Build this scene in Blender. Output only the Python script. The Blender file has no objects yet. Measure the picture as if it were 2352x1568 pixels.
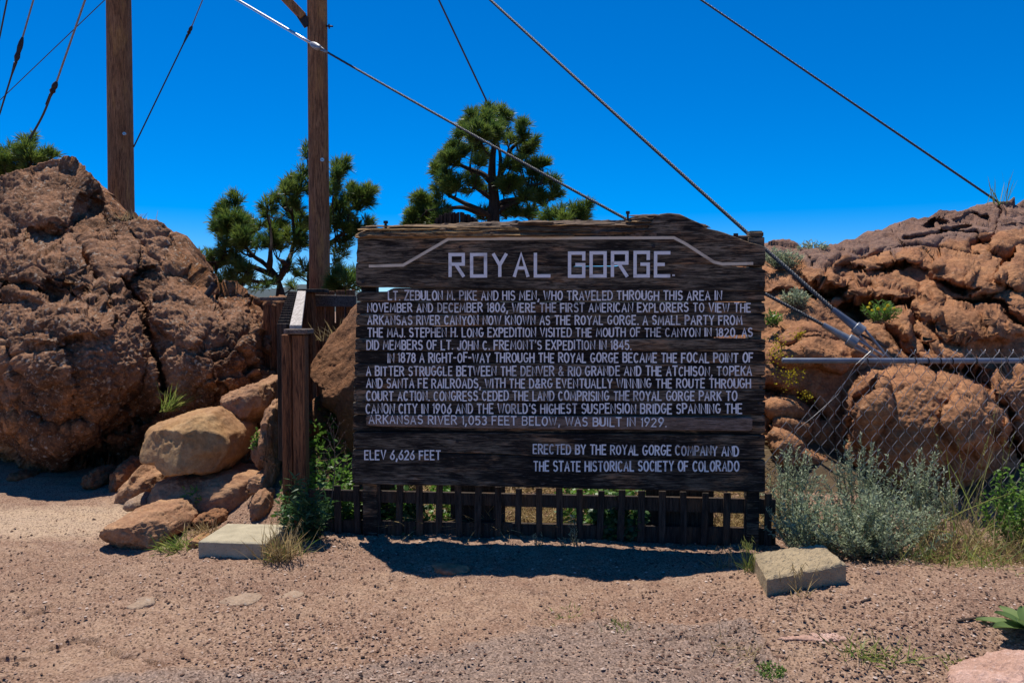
import bpy, bmesh, math, random
import numpy as np
from mathutils import Vector, Matrix, Euler

# ------------------------------------------------------------------ camera, sky, sun, exposure
SC = bpy.context.scene
C = SC.collection
CAM_H, F, CX, CY, HOR = 1.6, 1829.0, 1176.0, 784.0, 715.0
PITCH = math.atan((CY - HOR) / F)
cam = bpy.data.objects.new('camera', bpy.data.cameras.new('camera'))
C.objects.link(cam)
cam.location = (0, 0, CAM_H)
cam.rotation_euler = (math.pi / 2 - PITCH, 0, 0)
cam.data.sensor_width = 36.0
cam.data.lens = 36.0 * F / 2352.0
cam.data.clip_start = 0.05
cam.data.clip_end = 20000
SC.camera = cam

SUN_DIR = Vector((-0.16, 0.33, 1.0)).normalized()          # towards the sun: high, behind the sign, a little left
SUN_EL = math.asin(SUN_DIR.z)
SUN_AZ = math.atan2(SUN_DIR.x, SUN_DIR.y)                  # clockwise from +Y
world = bpy.data.worlds.new('World')
SC.world = world
world.use_nodes = True
wt = world.node_tree
wt.nodes.clear()
w_out = wt.nodes.new('ShaderNodeOutputWorld')
w_bg = wt.nodes.new('ShaderNodeBackground')
w_sky = wt.nodes.new('ShaderNodeTexSky')
w_sky.sky_type = 'NISHITA'
w_sky.sun_disc = False
w_sky.sun_elevation = SUN_EL
w_sky.sun_rotation = SUN_AZ
w_sky.altitude = 2600
w_sky.air_density = 1.0
w_sky.dust_density = 0.0
w_sky.ozone_density = 10.0
w_hs = wt.nodes.new('ShaderNodeHueSaturation')
w_hs.inputs['Hue'].default_value = 0.503
w_hs.inputs['Saturation'].default_value = 1.37
w_hs.inputs['Value'].default_value = 1.0
wt.links.new(w_sky.outputs[0], w_hs.inputs['Color'])
wt.links.new(w_hs.outputs[0], w_bg.inputs['Color'])
w_bg.inputs['Strength'].default_value = 0.122
wt.links.new(w_bg.outputs[0], w_out.inputs[0])

sun = bpy.data.objects.new('sun', bpy.data.lights.new('sun', 'SUN'))
C.objects.link(sun)
sun.data.energy = 5.0
sun.data.angle = math.radians(0.5)
sun.data.color = (1.0, 0.94, 0.85)
sun.rotation_euler = (-SUN_DIR).to_track_quat('-Z', 'Y').to_euler()
sun.location = (-3, 6, 12)
SC.view_settings.view_transform = 'Standard'
SC.view_settings.look = 'None'
SC.view_settings.gamma = 1.0
SC.view_settings.exposure = 0.2
SC.cycles.max_bounces = 6
SC.cycles.transparent_max_bounces = 24

# ------------------------------------------------------------------ geometry helpers
_cp, _sp = math.cos(PITCH), math.sin(PITCH)

def P(px, py, d):
    """world point seen at picture position (px, py) of a 2352 x 1568 frame, d metres in front of the camera"""
    px = np.asarray(px, float); py = np.asarray(py, float); d = np.asarray(d, float)
    xc = (px - CX) / F
    yc = -(py - CY) / F
    dy = yc * _sp + _cp
    dz = yc * _cp - _sp
    t = d / dy
    return np.stack(np.broadcast_arrays(xc * t, d, CAM_H + dz * t), -1)

def G(px, py, z=0.0):
    """point of the level z that is seen at (px, py)"""
    xc = (px - CX) / F
    yc = -(py - CY) / F
    dy = yc * _sp + _cp
    dz = yc * _cp - _sp
    t = (z - CAM_H) / dz
    return np.array([xc * t, dy * t, z])

def _h(ix, iy, iz, seed):
    with np.errstate(over='ignore'):
        n = (ix.astype(np.int64) * 374761393 + iy.astype(np.int64) * 668265263 + iz.astype(np.int64) * 2147483647 + seed * 974711) & 0xffffffff
        n = ((n ^ (n >> 13)) * 1274126177) & 0xffffffff
        n = ((n ^ (n >> 16)) * 2246822519) & 0xffffffff
        n = n ^ (n >> 15)
    return (n & 0xffffff) / float(0xffffff)

def vnoise(p, seed=0):
    p = np.asarray(p, float)
    i = np.floor(p).astype(np.int64)
    f = p - i
    u = f * f * f * (f * (f * 6 - 15) + 10)
    r = 0
    for a in (0, 1):
        wa = u[..., 0] if a else 1 - u[..., 0]
        for b in (0, 1):
            wb = u[..., 1] if b else 1 - u[..., 1]
            for c in (0, 1):
                wc = u[..., 2] if c else 1 - u[..., 2]
                r = r + wa * wb * wc * _h(i[..., 0] + a, i[..., 1] + b, i[..., 2] + c, seed)
    return r * 2 - 1

def fbm(p, octv=4, seed=0, gain=0.5, lac=2.07):
    p = np.asarray(p, float)
    s, a, t = 0, 1.0, 0
    for k in range(octv):
        s = s + a * vnoise(p + 17.3 * k, seed + k * 7)
        t += a
        a *= gain
        p = p * lac
    return s / t

def ridged(p, octv=4, seed=0, gain=0.55):
    p = np.asarray(p, float)
    s, a, t = 0, 1.0, 0
    for k in range(octv):
        s = s + a * (1 - 2 * np.abs(vnoise(p + 11.1 * k, seed + k * 5)))
        t += a
        a *= gain
        p = p * 2.1
    return s / t

def worley(p, seed=0):
    p = np.asarray(p, float)
    i = np.floor(p).astype(np.int64)
    f1 = np.full(p.shape[:-1], 9.0); f2 = f1.copy(); cid = np.zeros(p.shape[:-1])
    for a in (-1, 0, 1):
        for b in (-1, 0, 1):
            for c in (-1, 0, 1):
                x, y, z = i[..., 0] + a, i[..., 1] + b, i[..., 2] + c
                d = np.sqrt((x + _h(x, y, z, seed) - p[..., 0]) ** 2 + (y + _h(x, y, z, seed + 1) - p[..., 1]) ** 2 + (z + _h(x, y, z, seed + 2) - p[..., 2]) ** 2)
                near = d < f1
                f2 = np.where(near, f1, np.minimum(f2, d))
                cid = np.where(near, _h(x, y, z, seed + 3), cid)
                f1 = np.where(near, d, f1)
    return f1, f2, cid

def sstep(a, b, x):
    t = np.clip((np.asarray(x, float) - a) / (b - a), 0, 1)
    return t * t * (3 - 2 * t)

ORG = {}

class MB:
    """collects geometry in world coordinates, then links it as one mesh object"""
    def __init__(self):
        self.v, self.f, self.t, self.n = [], [], [], 0
    def add(self, verts, faces, tint=0.5):
        verts = np.asarray(verts, float).reshape(-1, 3)
        self.v.append(verts)
        self.f += [tuple(int(i) + self.n for i in f) for f in faces]
        tint = np.asarray(tint, float)
        self.t.append(np.full(len(verts), float(tint)) if tint.ndim == 0 else tint)
        self.n += len(verts)
    def loft(self, secs, caps=True, tint=0.5, closed=True):
        secs = np.asarray(secs, float)
        M, K = secs.shape[:2]
        fs = []
        for m in range(M - 1):
            for k in range(K if closed else K - 1):
                k2 = (k + 1) % K
                fs.append((m * K + k, m * K + k2, (m + 1) * K + k2, (m + 1) * K + k))
        if caps:
            fs.append(tuple(range(K))[::-1])
            fs.append(tuple((M - 1) * K + k for k in range(K)))
        self.add(secs, fs, tint)
    def tube(self, pts, rad, sides=6, tint=0.5, lobes=None, pitch=0.2):
        pts = np.asarray(pts, float)
        n = len(pts)
        rad = np.broadcast_to(np.asarray(rad, float), (n,))
        tan = np.gradient(pts, axis=0)
        tan /= np.linalg.norm(tan, axis=1)[:, None] + 1e-12
        ref = np.array([0.12, 0.31, 0.94]) if abs(tan[:, 2]).mean() < 0.9 else np.array([0.9, 0.3, 0.1])
        a = np.cross(tan, ref); a /= np.linalg.norm(a, axis=1)[:, None] + 1e-12
        b = np.cross(tan, a)
        ang = np.arange(sides) * 2 * math.pi / sides
        tw = np.zeros(n)
        rr = np.ones(sides)
        if lobes:
            L = np.concatenate([[0], np.cumsum(np.linalg.norm(np.diff(pts, axis=0), axis=1))])
            tw = L / pitch * 2 * math.pi
            rr = 1 + 0.16 * np.cos(ang * lobes)
        A = ang[None, :] + tw[:, None]
        secs = pts[:, None, :] + (rad[:, None] * rr[None, :])[..., None] * (np.cos(A)[..., None] * a[:, None, :] + np.sin(A)[..., None] * b[:, None, :])
        self.loft(secs, True, tint)
    def box(self, o, ax, ay, az, bev=0.004, tint=0.5):
        """box with corner o and edge vectors ax, ay, az, with small chamfers"""
        o, ax, ay, az = (np.asarray(q, float) for q in (o, ax, ay, az))
        bm = bmesh.new()
        vs = [bm.verts.new(o + i * ax + j * ay + k * az) for i in (0, 1) for j in (0, 1) for k in (0, 1)]
        for f in ((0, 1, 3, 2), (4, 6, 7, 5), (0, 4, 5, 1), (2, 3, 7, 6), (0, 2, 6, 4), (1, 5, 7, 3)):
            bm.faces.new([vs[i] for i in f])
        bmesh.ops.recalc_face_normals(bm, faces=bm.faces)
        if bev:
            bmesh.ops.bevel(bm, geom=list(bm.edges), offset=bev, segments=1, affect='EDGES')
        bm.verts.index_update()
        self.add([v.co[:] for v in bm.verts], [[v.index for v in f.verts] for f in bm.faces], tint)
        bm.free()
    def beam(self, a, b, w, h, bev=0.005, up=(0, 0, 1), tint=0.5):
        """straight timber from a to b (centre line), w wide, h high"""
        a, b, up = np.asarray(a, float), np.asarray(b, float), np.asarray(up, float)
        t = b - a
        s = np.cross(t, up); s /= np.linalg.norm(s)
        u = np.cross(s, t); u /= np.linalg.norm(u)
        self.box(a - s * w / 2 - u * h / 2, t, s * w, u * h, bev, tint)
    def leaf(self, p, d, L, W, droop=0.0, tint=0.5, nseg=3, roll=None, rng=random):
        """a pointed blade from p along d"""
        p, d = np.asarray(p, float), np.asarray(d, float)
        d = d / (np.linalg.norm(d) + 1e-9)
        r = np.array([rng.gauss(0, 1), rng.gauss(0, 1), rng.gauss(0, 1)]) if roll is None else np.asarray(roll, float)
        s = np.cross(d, r); s /= np.linalg.norm(s) + 1e-9
        vs, fs = [], []
        q = p.copy()
        dd = d.copy()
        for k in range(nseg + 1):
            t = k / nseg
            w = W * 0.5 * (math.sin(math.pi * min(1, 0.18 + 0.82 * t)) ** 0.7 if k < nseg else 0.04)
            vs += [q - s * w, q + s * w]
            if k:
                fs.append((2 * k - 2, 2 * k - 1, 2 * k + 1, 2 * k))
            dd = dd + np.array([0, 0, -droop / nseg]); dd /= np.linalg.norm(dd) + 1e-9
            q = q + dd * L / nseg
        self.add(vs, fs, tint)
    def build(self, name, mat, parent=None, smooth=False, base=None, tint=True):
        v = np.concatenate(self.v) if self.v else np.zeros((0, 3))
        if parent is not None:
            org = ORG[parent]
        else:
            if base is None:
                base = ((v[:, 0].min() + v[:, 0].max()) / 2, (v[:, 1].min() + v[:, 1].max()) / 2, v[:, 2].min())
            org = np.asarray(base, float)
        me = bpy.data.meshes.new(name)
        vv = v - org
        me.from_pydata(vv.tolist(), [], self.f)
        if tint:
            at = me.attributes.new('tint', 'FLOAT', 'POINT')
            at.data.foreach_set('value', np.concatenate(self.t).astype(np.float32))
        if smooth:
            me.polygons.foreach_set('use_smooth', np.ones(len(me.polygons), bool))
        me.materials.append(mat)
        me.update()
        o = bpy.data.objects.new(name, me)
        C.objects.link(o)
        if parent is not None:
            o.parent = parent
            ORG[o] = org
        else:
            o.location = org
            ORG[o] = org
        return o

def grid_mesh(name, V, mat, smooth=True, attrs=None, base=None, flip=False, keep=None):
    """V: (M, N, 3) grid of world points"""
    M, N = V.shape[:2]
    v = V.reshape(-1, 3)
    idx = np.arange(M * N).reshape(M, N)
    q = np.stack([idx[:-1, :-1], idx[:-1, 1:], idx[1:, 1:], idx[1:, :-1]], -1).reshape(-1, 4)
    if flip:
        q = q[:, ::-1]
    org = np.asarray(base if base is not None else ((v[:, 0].min() + v[:, 0].max()) / 2, (v[:, 1].min() + v[:, 1].max()) / 2, 0.0))
    me = bpy.data.meshes.new(name)
    me.vertices.add(len(v)); me.vertices.foreach_set('co', (v - org).astype(np.float32).ravel())
    me.loops.add(q.size); me.loops.foreach_set('vertex_index', q.ravel().astype(np.int32))
    me.polygons.add(len(q))
    me.polygons.foreach_set('loop_start', (np.arange(len(q)) * 4).astype(np.int32))
    me.update(calc_edges=True)
    if smooth:
        me.polygons.foreach_set('use_smooth', np.ones(len(q), bool))
    for k, a in (attrs or {}).items():
        at = me.attributes.new(k, 'FLOAT', 'POINT')
        at.data.foreach_set('value', np.asarray(a, np.float32).ravel())
    me.materials.append(mat)
    me.update()
    o = bpy.data.objects.new(name, me)
    C.objects.link(o)
    o.location = org
    ORG[o] = org
    return o

def grid_normals(V):
    du = np.gradient(V, axis=1); dv = np.gradient(V, axis=0)
    n = np.cross(du, dv)
    return n / (np.linalg.norm(n, axis=-1)[..., None] + 1e-9)

def tag(o, label=None, cat=None, group=None, kind=None):
    if label: o['label'] = label
    if cat: o['category'] = cat
    if group: o['group'] = group
    if kind: o['kind'] = kind
    return o

def thing(name, label, cat, loc, group=None):
    o = bpy.data.objects.new(name, None)
    C.objects.link(o)
    o.empty_display_size = 0.1
    o.location = [float(q) for q in loc]
    ORG[o] = np.asarray(loc, float)
    return tag(o, label, cat, group)

# ------------------------------------------------------------------ materials
class NT:
    def __init__(self, name):
        self.m = bpy.data.materials.new(name)
        self.m.use_nodes = True
        self.t = self.m.node_tree
        self.t.nodes.clear()
        self.out = self.t.nodes.new('ShaderNodeOutputMaterial')
    def n(self, typ, props=None, **inp):
        nd = self.t.nodes.new('ShaderNode' + typ)
        for k, v in (props or {}).items():
            setattr(nd, k, v)
        for k, v in inp.items():
            self.set(nd, k.replace('_', ' '), v)
        return nd
    def set(self, nd, k, v):
        s = nd.inputs[int(k)] if k.isdigit() else nd.inputs[k]
        if isinstance(v, bpy.types.NodeSocket):
            self.t.links.new(v, s)
        elif isinstance(v, bpy.types.Node):
            self.t.links.new(v.outputs[0], s)
        elif isinstance(v, tuple) and len(v) == 3 and s.type == 'RGBA':
            s.default_value = (*v, 1)
        else:
            s.default_value = v
    def coord(self, scale=(1, 1, 1), rnd=False, rot=(0, 0, 0)):
        c = self.n('TexCoord').outputs['Object']
        if rnd:
            oi = self.n('ObjectInfo').outputs['Random']
            k = self.n('Math', {'operation': 'MULTIPLY'}); self.set(k, '0', oi); self.set(k, '1', 37.0)
            a = self.n('VectorMath', {'operation': 'ADD'}); self.set(a, '0', c); self.set(a, '1', k)
            c = a.outputs[0]
        m = self.n('Mapping', None, Vector=c, Scale=scale, Rotation=rot)
        return m.outputs[0]
    def noise(self, vec, scale, detail=4, rough=0.55, dist=0.0):
        return self.n('TexNoise', None, Vector=vec, Scale=scale, Detail=detail, Roughness=rough, Distortion=dist).outputs[0]
    def vor(self, vec, scale, feat='F1', rand=1.0):
        return self.n('TexVoronoi', {'feature': feat}, Vector=vec, Scale=scale, Randomness=rand).outputs[0]
    def ramp(self, fac, stops):
        r = self.n('ValToRGB', None, Fac=fac)
        e = r.color_ramp.elements
        while len(e) < len(stops):
            e.new(0.5)
        for i, (p, c) in enumerate(stops):
            e[i].position = p
            e[i].color = (c, c, c, 1) if isinstance(c, (int, float)) else (*c, 1)
        return r.outputs[0]
    def mix(self, fac, a, b, mode='MIX'):
        m = self.n('Mix', {'data_type': 'RGBA', 'blend_type': mode})
        self.set(m, '0', fac); self.set(m, '6', a); self.set(m, '7', b)
        return m.outputs[2]
    def math(self, op, a, b=0.0, c=0.0, clamp=False):
        m = self.n('Math', {'operation': op, 'use_clamp': clamp})
        self.set(m, '0', a); self.set(m, '1', b); self.set(m, '2', c)
        return m.outputs[0]
    def attr(self, name):
        return self.n('Attribute', {'attribute_name': name}).outputs['Fac']
    def bump(self, h, strength, dist, normal=None):
        b = self.n('Bump', None, Height=h, Strength=strength, Distance=dist)
        if normal is not None:
            self.set(b, 'Normal', normal)
        return b.outputs[0]
    def finish(self, color, rough=0.8, normal=None, metal=0.0, spec=0.3, transl=0.0, tcol=None, alpha=None):
        p = self.n('BsdfPrincipled')
        self.set(p, 'Base Color', color); self.set(p, 'Roughness', rough); self.set(p, 'Metallic', metal)
        self.set(p, 'Specular IOR Level', spec)
        if normal is not None:
            self.set(p, 'Normal', normal)
        sh = p.outputs[0]
        if transl:
            tr = self.n('BsdfTranslucent', None, Color=tcol if tcol is not None else color)
            mx = self.n('MixShader'); self.set(mx, '0', transl); self.set(mx, '1', sh); self.set(mx, '2', tr)
            sh = mx.outputs[0]
        if alpha is not None:
            tp = self.n('BsdfTransparent')
            mx = self.n('MixShader'); self.set(mx, '0', alpha); self.set(mx, '1', tp); self.set(mx, '2', sh)
            sh = mx.outputs[0]
        self.t.links.new(sh, self.out.inputs[0])
        return self.m

def rock_mat(name, c_low, c_mid, c_dark, c_lichen, lichen=0.5, dark=0.5, scale=1.0, rnd=True, attr=None, c_attr=None, bump=0.6, stain=0.0):
    t = NT(name)
    v = t.coord(rnd=rnd)
    n1 = t.noise(v, 1.7 * scale, 6, 0.6, 0.4)
    n2 = t.noise(v, 7.0 * scale, 6, 0.65)
    n3 = t.noise(v, 38.0 * scale, 4, 0.7)
    col = t.mix(t.ramp(n1, [(0.36, 0.0), (0.62, 1.0)]), c_low, c_mid)
    col = t.mix(t.ramp(n2, [(0.35, 0.75), (0.6, 0.0)]), col, c_dark) if dark > 0.9 else t.mix(t.math('MULTIPLY', t.ramp(n2, [(0.4, 1.0), (0.62, 0.0)]), dark), col, c_dark)
    if attr:
        a = t.attr(attr)
        a2 = t.math('ADD', a, t.math('MULTIPLY', t.math('SUBTRACT', n2, 0.5), 0.9))
        col = t.mix(t.ramp(a2, [(0.38, 0.0), (0.62, 1.0)]), col, c_attr)
    if stain:
        s1 = t.noise(v, 1.1 * scale, 6, 0.68, 0.8); s2 = t.noise(v, 3.6 * scale, 5, 0.7, 0.5)
        col = t.mix(t.math('MULTIPLY', t.ramp(s1, [(0.47, 0.0), (0.58, 1.0)]), stain), col, tuple(q * 1.3 for q in c_dark))
        col = t.mix(t.math('MULTIPLY', t.ramp(s2, [(0.52, 0.0), (0.6, 1.0)]), stain * 0.8), col, c_dark)
    if lichen:
        vo = t.vor(t.mix(0.08, v, t.n('TexNoise', None, Vector=v, Scale=9.0).outputs[1]), 16.0 * scale)
        lm = t.math('MULTIPLY', t.ramp(vo, [(0.16, 1.0), (0.3, 0.0)]), t.ramp(t.noise(v, 2.6 * scale, 3), [(0.48, 0.0), (0.6, 1.0)]))
        lm2 = t.ramp(t.noise(v, 22 * scale, 3, 0.75), [(0.58, 0.0), (0.66, 1.0)])
        col = t.mix(t.math('MULTIPLY', t.math('MAXIMUM', lm, t.math('MULTIPLY', lm2, 0.7)), lichen), col, c_lichen)
    col = t.mix(t.ramp(n3, [(0.3, 0.45), (0.5, 0.0)]), col, tuple(q * 0.45 for q in c_mid))
    col = t.mix(t.ramp(n3, [(0.52, 0.0), (0.72, 0.35)]), col, tuple(min(1, q * 1.5) for q in c_low))
    nm = t.bump(n2, bump * 0.8, 0.06)
    nm = t.bump(n3, bump, 0.02, nm)
    nm = t.bump(t.noise(v, 130 * scale, 3, 0.7), bump * 0.7, 0.006, nm)
    return t.finish(col, 0.92, nm, spec=0.15)

def wood_mat(name, c_a, c_b, c_dark, axis='x', rnd=True, bump=0.5, rough=0.85, warm=None, knots=True):
    t = NT(name)
    st = {'x': (0.9, 14, 14), 'z': (14, 14, 0.9), 'y': (14, 0.9, 14)}[axis]
    st2 = {'x': (0.6, 3.0, 3.0), 'z': (3.0, 3.0, 0.6), 'y': (3.0, 0.6, 3.0)}[axis]
    v = t.coord(st, rnd)
    v2 = t.coord(st2, rnd)
    g = t.noise(v, 4.5, 6, 0.62, 0.9)
    g2 = t.noise(v, 15.0, 4, 0.7, 0.4)
    big = t.noise(v2, 1.6, 4, 0.6, 0.5)
    col = t.mix(t.ramp(big, [(0.38, 0.0), (0.62, 1.0)]), c_a, c_b)
    col = t.mix(t.ramp(g, [(0.38, 0.95), (0.56, 0.0)]), col, c_dark)
    if warm:
        col = t.mix(t.math('MULTIPLY', t.ramp(t.noise(v2, 2.3, 4, 0.6, 0.3), [(0.55, 0.0), (0.68, 1.0)]), 0.8), col, warm)
    col = t.mix(t.ramp(g2, [(0.34, 0.8), (0.46, 0.0)]), col, tuple(q * 0.35 for q in c_dark))
    col = t.mix(t.ramp(g2, [(0.56, 0.0), (0.7, 0.4)]), col, tuple(min(1, q * 2.0) for q in c_b))
    nm = t.bump(g, bump, 0.012)
    nm = t.bump(g2, bump * 0.8, 0.006, nm)
    return t.finish(col, rough, nm, spec=0.2)

def leaf_mat(name, c0, c1, transl=0.35, rough=0.55, spec=0.35, tc=None):
    t = NT(name)
    a = t.attr('tint')
    col = t.mix(a, c0, c1)
    return t.finish(col, rough, None, spec=spec, transl=transl, tcol=tc or t.mix(a, tuple(min(1, q * 1.7) for q in c0), tuple(min(1, q * 1.7) for q in c1)))

def metal_mat(name, c, rough=0.45, metal=0.8, scale=30):
    t = NT(name)
    v = t.coord(rnd=True)
    n = t.noise(v, scale, 4, 0.6)
    col = t.mix(t.ramp(n, [(0.35, 0.0), (0.7, 1.0)]), tuple(q * 0.6 for q in c), c)
    return t.finish(col, rough, t.bump(n, 0.15, 0.003), metal, 0.5)

M = {}
M['rock_left'] = rock_mat('rust_brown_rock', (0.58, 0.25, 0.09), (0.44, 0.185, 0.08), (0.07, 0.036, 0.022), (0.5, 0.41, 0.31), 0.9, 0.85, 1.0, False, 'varn_shade', (0.33, 0.175, 0.10), 1.0, 0.8)
M['rock_right'] = rock_mat('orange_sandstone', (0.52, 0.255, 0.115), (0.40, 0.18, 0.085), (0.13, 0.06, 0.034), (0.46, 0.33, 0.22), 0.35, 0.6, 1.0, False, 'varn_shade', (0.20, 0.125, 0.10), 0.7, 0.3)
M['boulder'] = rock_mat('tan_boulder', (0.46, 0.27, 0.145), (0.36, 0.19, 0.105), (0.2, 0.095, 0.055), (0.5, 0.38, 0.26), 0.25, 0.6, 1.0, True, None, None, 0.6)
M['boulder_yellow'] = rock_mat('yellowish_boulder', (0.45, 0.29, 0.14), (0.36, 0.2, 0.105), (0.26, 0.115, 0.035), (0.5, 0.38, 0.26), 0.15, 0.55, 0.8, True, None, None, 0.4)
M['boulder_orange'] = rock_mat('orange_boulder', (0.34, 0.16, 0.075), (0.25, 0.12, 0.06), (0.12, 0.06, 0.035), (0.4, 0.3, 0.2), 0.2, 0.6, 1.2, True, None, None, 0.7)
M['boulder_pink'] = rock_mat('pale_pink_granite', (0.62, 0.40, 0.32), (0.5, 0.3, 0.22), (0.3, 0.17, 0.12), (0.7, 0.55, 0.48), 0.4, 0.4, 1.6, True, None, None, 0.6)
M['stone_grey'] = rock_mat('pale_flat_stone', (0.40, 0.285, 0.195), (0.32, 0.215, 0.145), (0.2, 0.13, 0.09), (0.45, 0.42, 0.38), 0.4, 0.4, 2.0, True, None, None, 0.4)
def sign_wood_mat():
    t = NT('blackened_weathered_board')
    oi = t.n('ObjectInfo').outputs['Random']
    v = t.coord((0.55, 9, 9), True); vf = t.coord((0.5, 60, 60), True); vb = t.coord((0.8, 2.6, 2.6), True); vk = t.coord((1.0, 2.5, 2.5), True)
    kn = t.vor(vk, 1.15)                                         # knots bend the grain
    w = t.n('VectorMath', {'operation': 'ADD'}); t.set(w, '0', v)
    sh = t.n('CombineXYZ'); t.set(sh, '2', t.math('MULTIPLY', t.ramp(kn, [(0.0, 1.0), (0.35, 0.0)]), 2.2)); t.set(w, '1', sh)
    g = t.noise(w.outputs[0], 3.2, 6, 0.65, 0.8)
    f = t.noise(vf, 2.4, 4, 0.7, 0.5)
    big = t.noise(vb, 1.3, 5, 0.62, 0.4)
    tone = t.math('ADD', big, t.math('MULTIPLY', t.math('SUBTRACT', oi, 0.5), 0.16))
    col = t.mix(t.ramp(tone, [(0.44, 0.0), (0.6, 1.0)]), (0.021, 0.017, 0.012), (0.24, 0.19, 0.13))
    col = t.mix(t.math('MULTIPLY', t.ramp(t.noise(vb, 2.6, 4, 0.65, 0.5), [(0.53, 0.0), (0.63, 1.0)]), 0.8), col, (0.36, 0.205, 0.105))
    col = t.mix(t.ramp(g, [(0.4, 0.95), (0.56, 0.0)]), col, (0.011, 0.009, 0.008))
    col = t.mix(t.ramp(f, [(0.4, 0.9), (0.53, 0.0)]), col, (0.010, 0.008, 0.007))
    col = t.mix(t.ramp(f, [(0.56, 0.0), (0.74, 0.5)]), col, (0.36, 0.30, 0.25))
    col = t.mix(t.ramp(kn, [(0.03, 0.8), (0.06, 0.0)]), col, (0.012, 0.009, 0.008))
    nm = t.bump(g, 0.8, 0.012); nm = t.bump(f, 0.8, 0.006, nm)
    return t.finish(col, 0.8, nm, spec=0.2)
M['sign_wood'] = sign_wood_mat()
M['sign_wood_pale'] = wood_mat('pale_weathered_board', (0.22, 0.155, 0.115), (0.28, 0.21, 0.165), (0.08, 0.055, 0.04), 'x', True, 0.6, 0.8, (0.3, 0.16, 0.085))
M['splinter'] = NT('torn_wood')
_t = M['splinter']; _v = _t.coord((1, 12, 12), True)
M['splinter'] = _t.finish(_t.mix(_t.ramp(_t.noise(_v, 9, 5, 0.6), [(0.38, 1.0), (0.6, 0.0)]), _t.mix(_t.attr('tint'), (0.18, 0.13, 0.1), (0.5, 0.3, 0.12)), (0.05, 0.035, 0.025)), 0.85, _t.bump(_t.noise(_v, 14, 4, 0.7), 0.6, 0.01), spec=0.15)
M['post_wood'] = wood_mat('red_brown_post_wood', (0.22, 0.085, 0.036), (0.27, 0.115, 0.05), (0.045, 0.02, 0.012), 'z', True, 0.9, 0.75)
M['rail_wood'] = wood_mat('grey_brown_rail_wood', (0.16, 0.11, 0.085), (0.22, 0.17, 0.14), (0.05, 0.036, 0.03), 'y', True, 0.5)
M['plank_pale'] = wood_mat('pale_plank_wood', (0.5, 0.45, 0.4), (0.56, 0.5, 0.45), (0.3, 0.26, 0.22), 'y', True, 0.3)  # top plank, paler than the other rail wood
M['picket_wood'] = wood_mat('dark_picket_wood', (0.05, 0.038, 0.03), (0.085, 0.062, 0.047), (0.018, 0.014, 0.012), 'z', True, 0.8, 0.85, (0.12, 0.065, 0.035))
M['pole_wood'] = wood_mat('brown_utility_pole', (0.33, 0.15, 0.062), (0.42, 0.21, 0.10), (0.11, 0.05, 0.025), 'z', True, 0.9, 0.75, (0.5, 0.25, 0.08))
M['steel_dark'] = metal_mat('dark_wire_rope', (0.055, 0.06, 0.07), 0.55, 0.2)
M['steel_grey'] = metal_mat('galvanised_steel', (0.33, 0.34, 0.36), 0.45, 0.35, 14)
M['steel_bright'] = metal_mat('bright_galvanised_rod', (0.72, 0.73, 0.74), 0.35, 0.9)
M['rail_pipe'] = metal_mat('blue_grey_pipe', (0.2, 0.23, 0.29), 0.45, 0.2, 8)
M['iron'] = metal_mat('rusty_black_iron', (0.05, 0.04, 0.04), 0.6, 0.5)
M['wire'] = metal_mat('chain_link_wire', (0.34, 0.34, 0.35), 0.42, 0.6, 20)
M['pine'] = leaf_mat('pine_needles', (0.035, 0.085, 0.02), (0.22, 0.26, 0.04), 0.42, 0.42, 0.5)
M['bark'] = wood_mat('dark_pine_bark', (0.05, 0.034, 0.026), (0.075, 0.05, 0.036), (0.02, 0.014, 0.012), 'z', True, 0.9)
M['sage'] = leaf_mat('grey_green_sage_leaves', (0.10, 0.145, 0.08), (0.37, 0.42, 0.26), 0.3, 0.5, 0.4)
M['leaf'] = leaf_mat('bright_green_leaves', (0.05, 0.13, 0.02), (0.15, 0.26, 0.04), 0.4, 0.45, 0.4)
M['leaf_dark'] = leaf_mat('dark_green_leaves', (0.018, 0.055, 0.022), (0.055, 0.12, 0.035), 0.3, 0.45, 0.4)  # own dark green, deepened to paint in shade on the fence vines
M['grass'] = leaf_mat('green_grass_blades', (0.09, 0.16, 0.025), (0.30, 0.30, 0.09), 0.4, 0.5, 0.3)
M['straw'] = leaf_mat('dry_grass_blades', (0.17, 0.115, 0.05), (0.46, 0.35, 0.17), 0.3, 0.6, 0.2)
M['flower'] = leaf_mat('yellow_flowers', (0.6, 0.45, 0.02), (0.75, 0.6, 0.05), 0.3, 0.6, 0.2)
M['moss'] = leaf_mat('yellow_moss', (0.25, 0.2, 0.02), (0.55, 0.45, 0.03), 0.2, 0.8, 0.1)
M['twig'] = leaf_mat('dry_twigs', (0.06, 0.04, 0.03), (0.2, 0.15, 0.11), 0.0, 0.8, 0.1)
M['mullein'] = leaf_mat('fuzzy_pale_green_leaves', (0.09, 0.15, 0.045), (0.18, 0.25, 0.085), 0.25, 0.7, 0.2)

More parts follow.
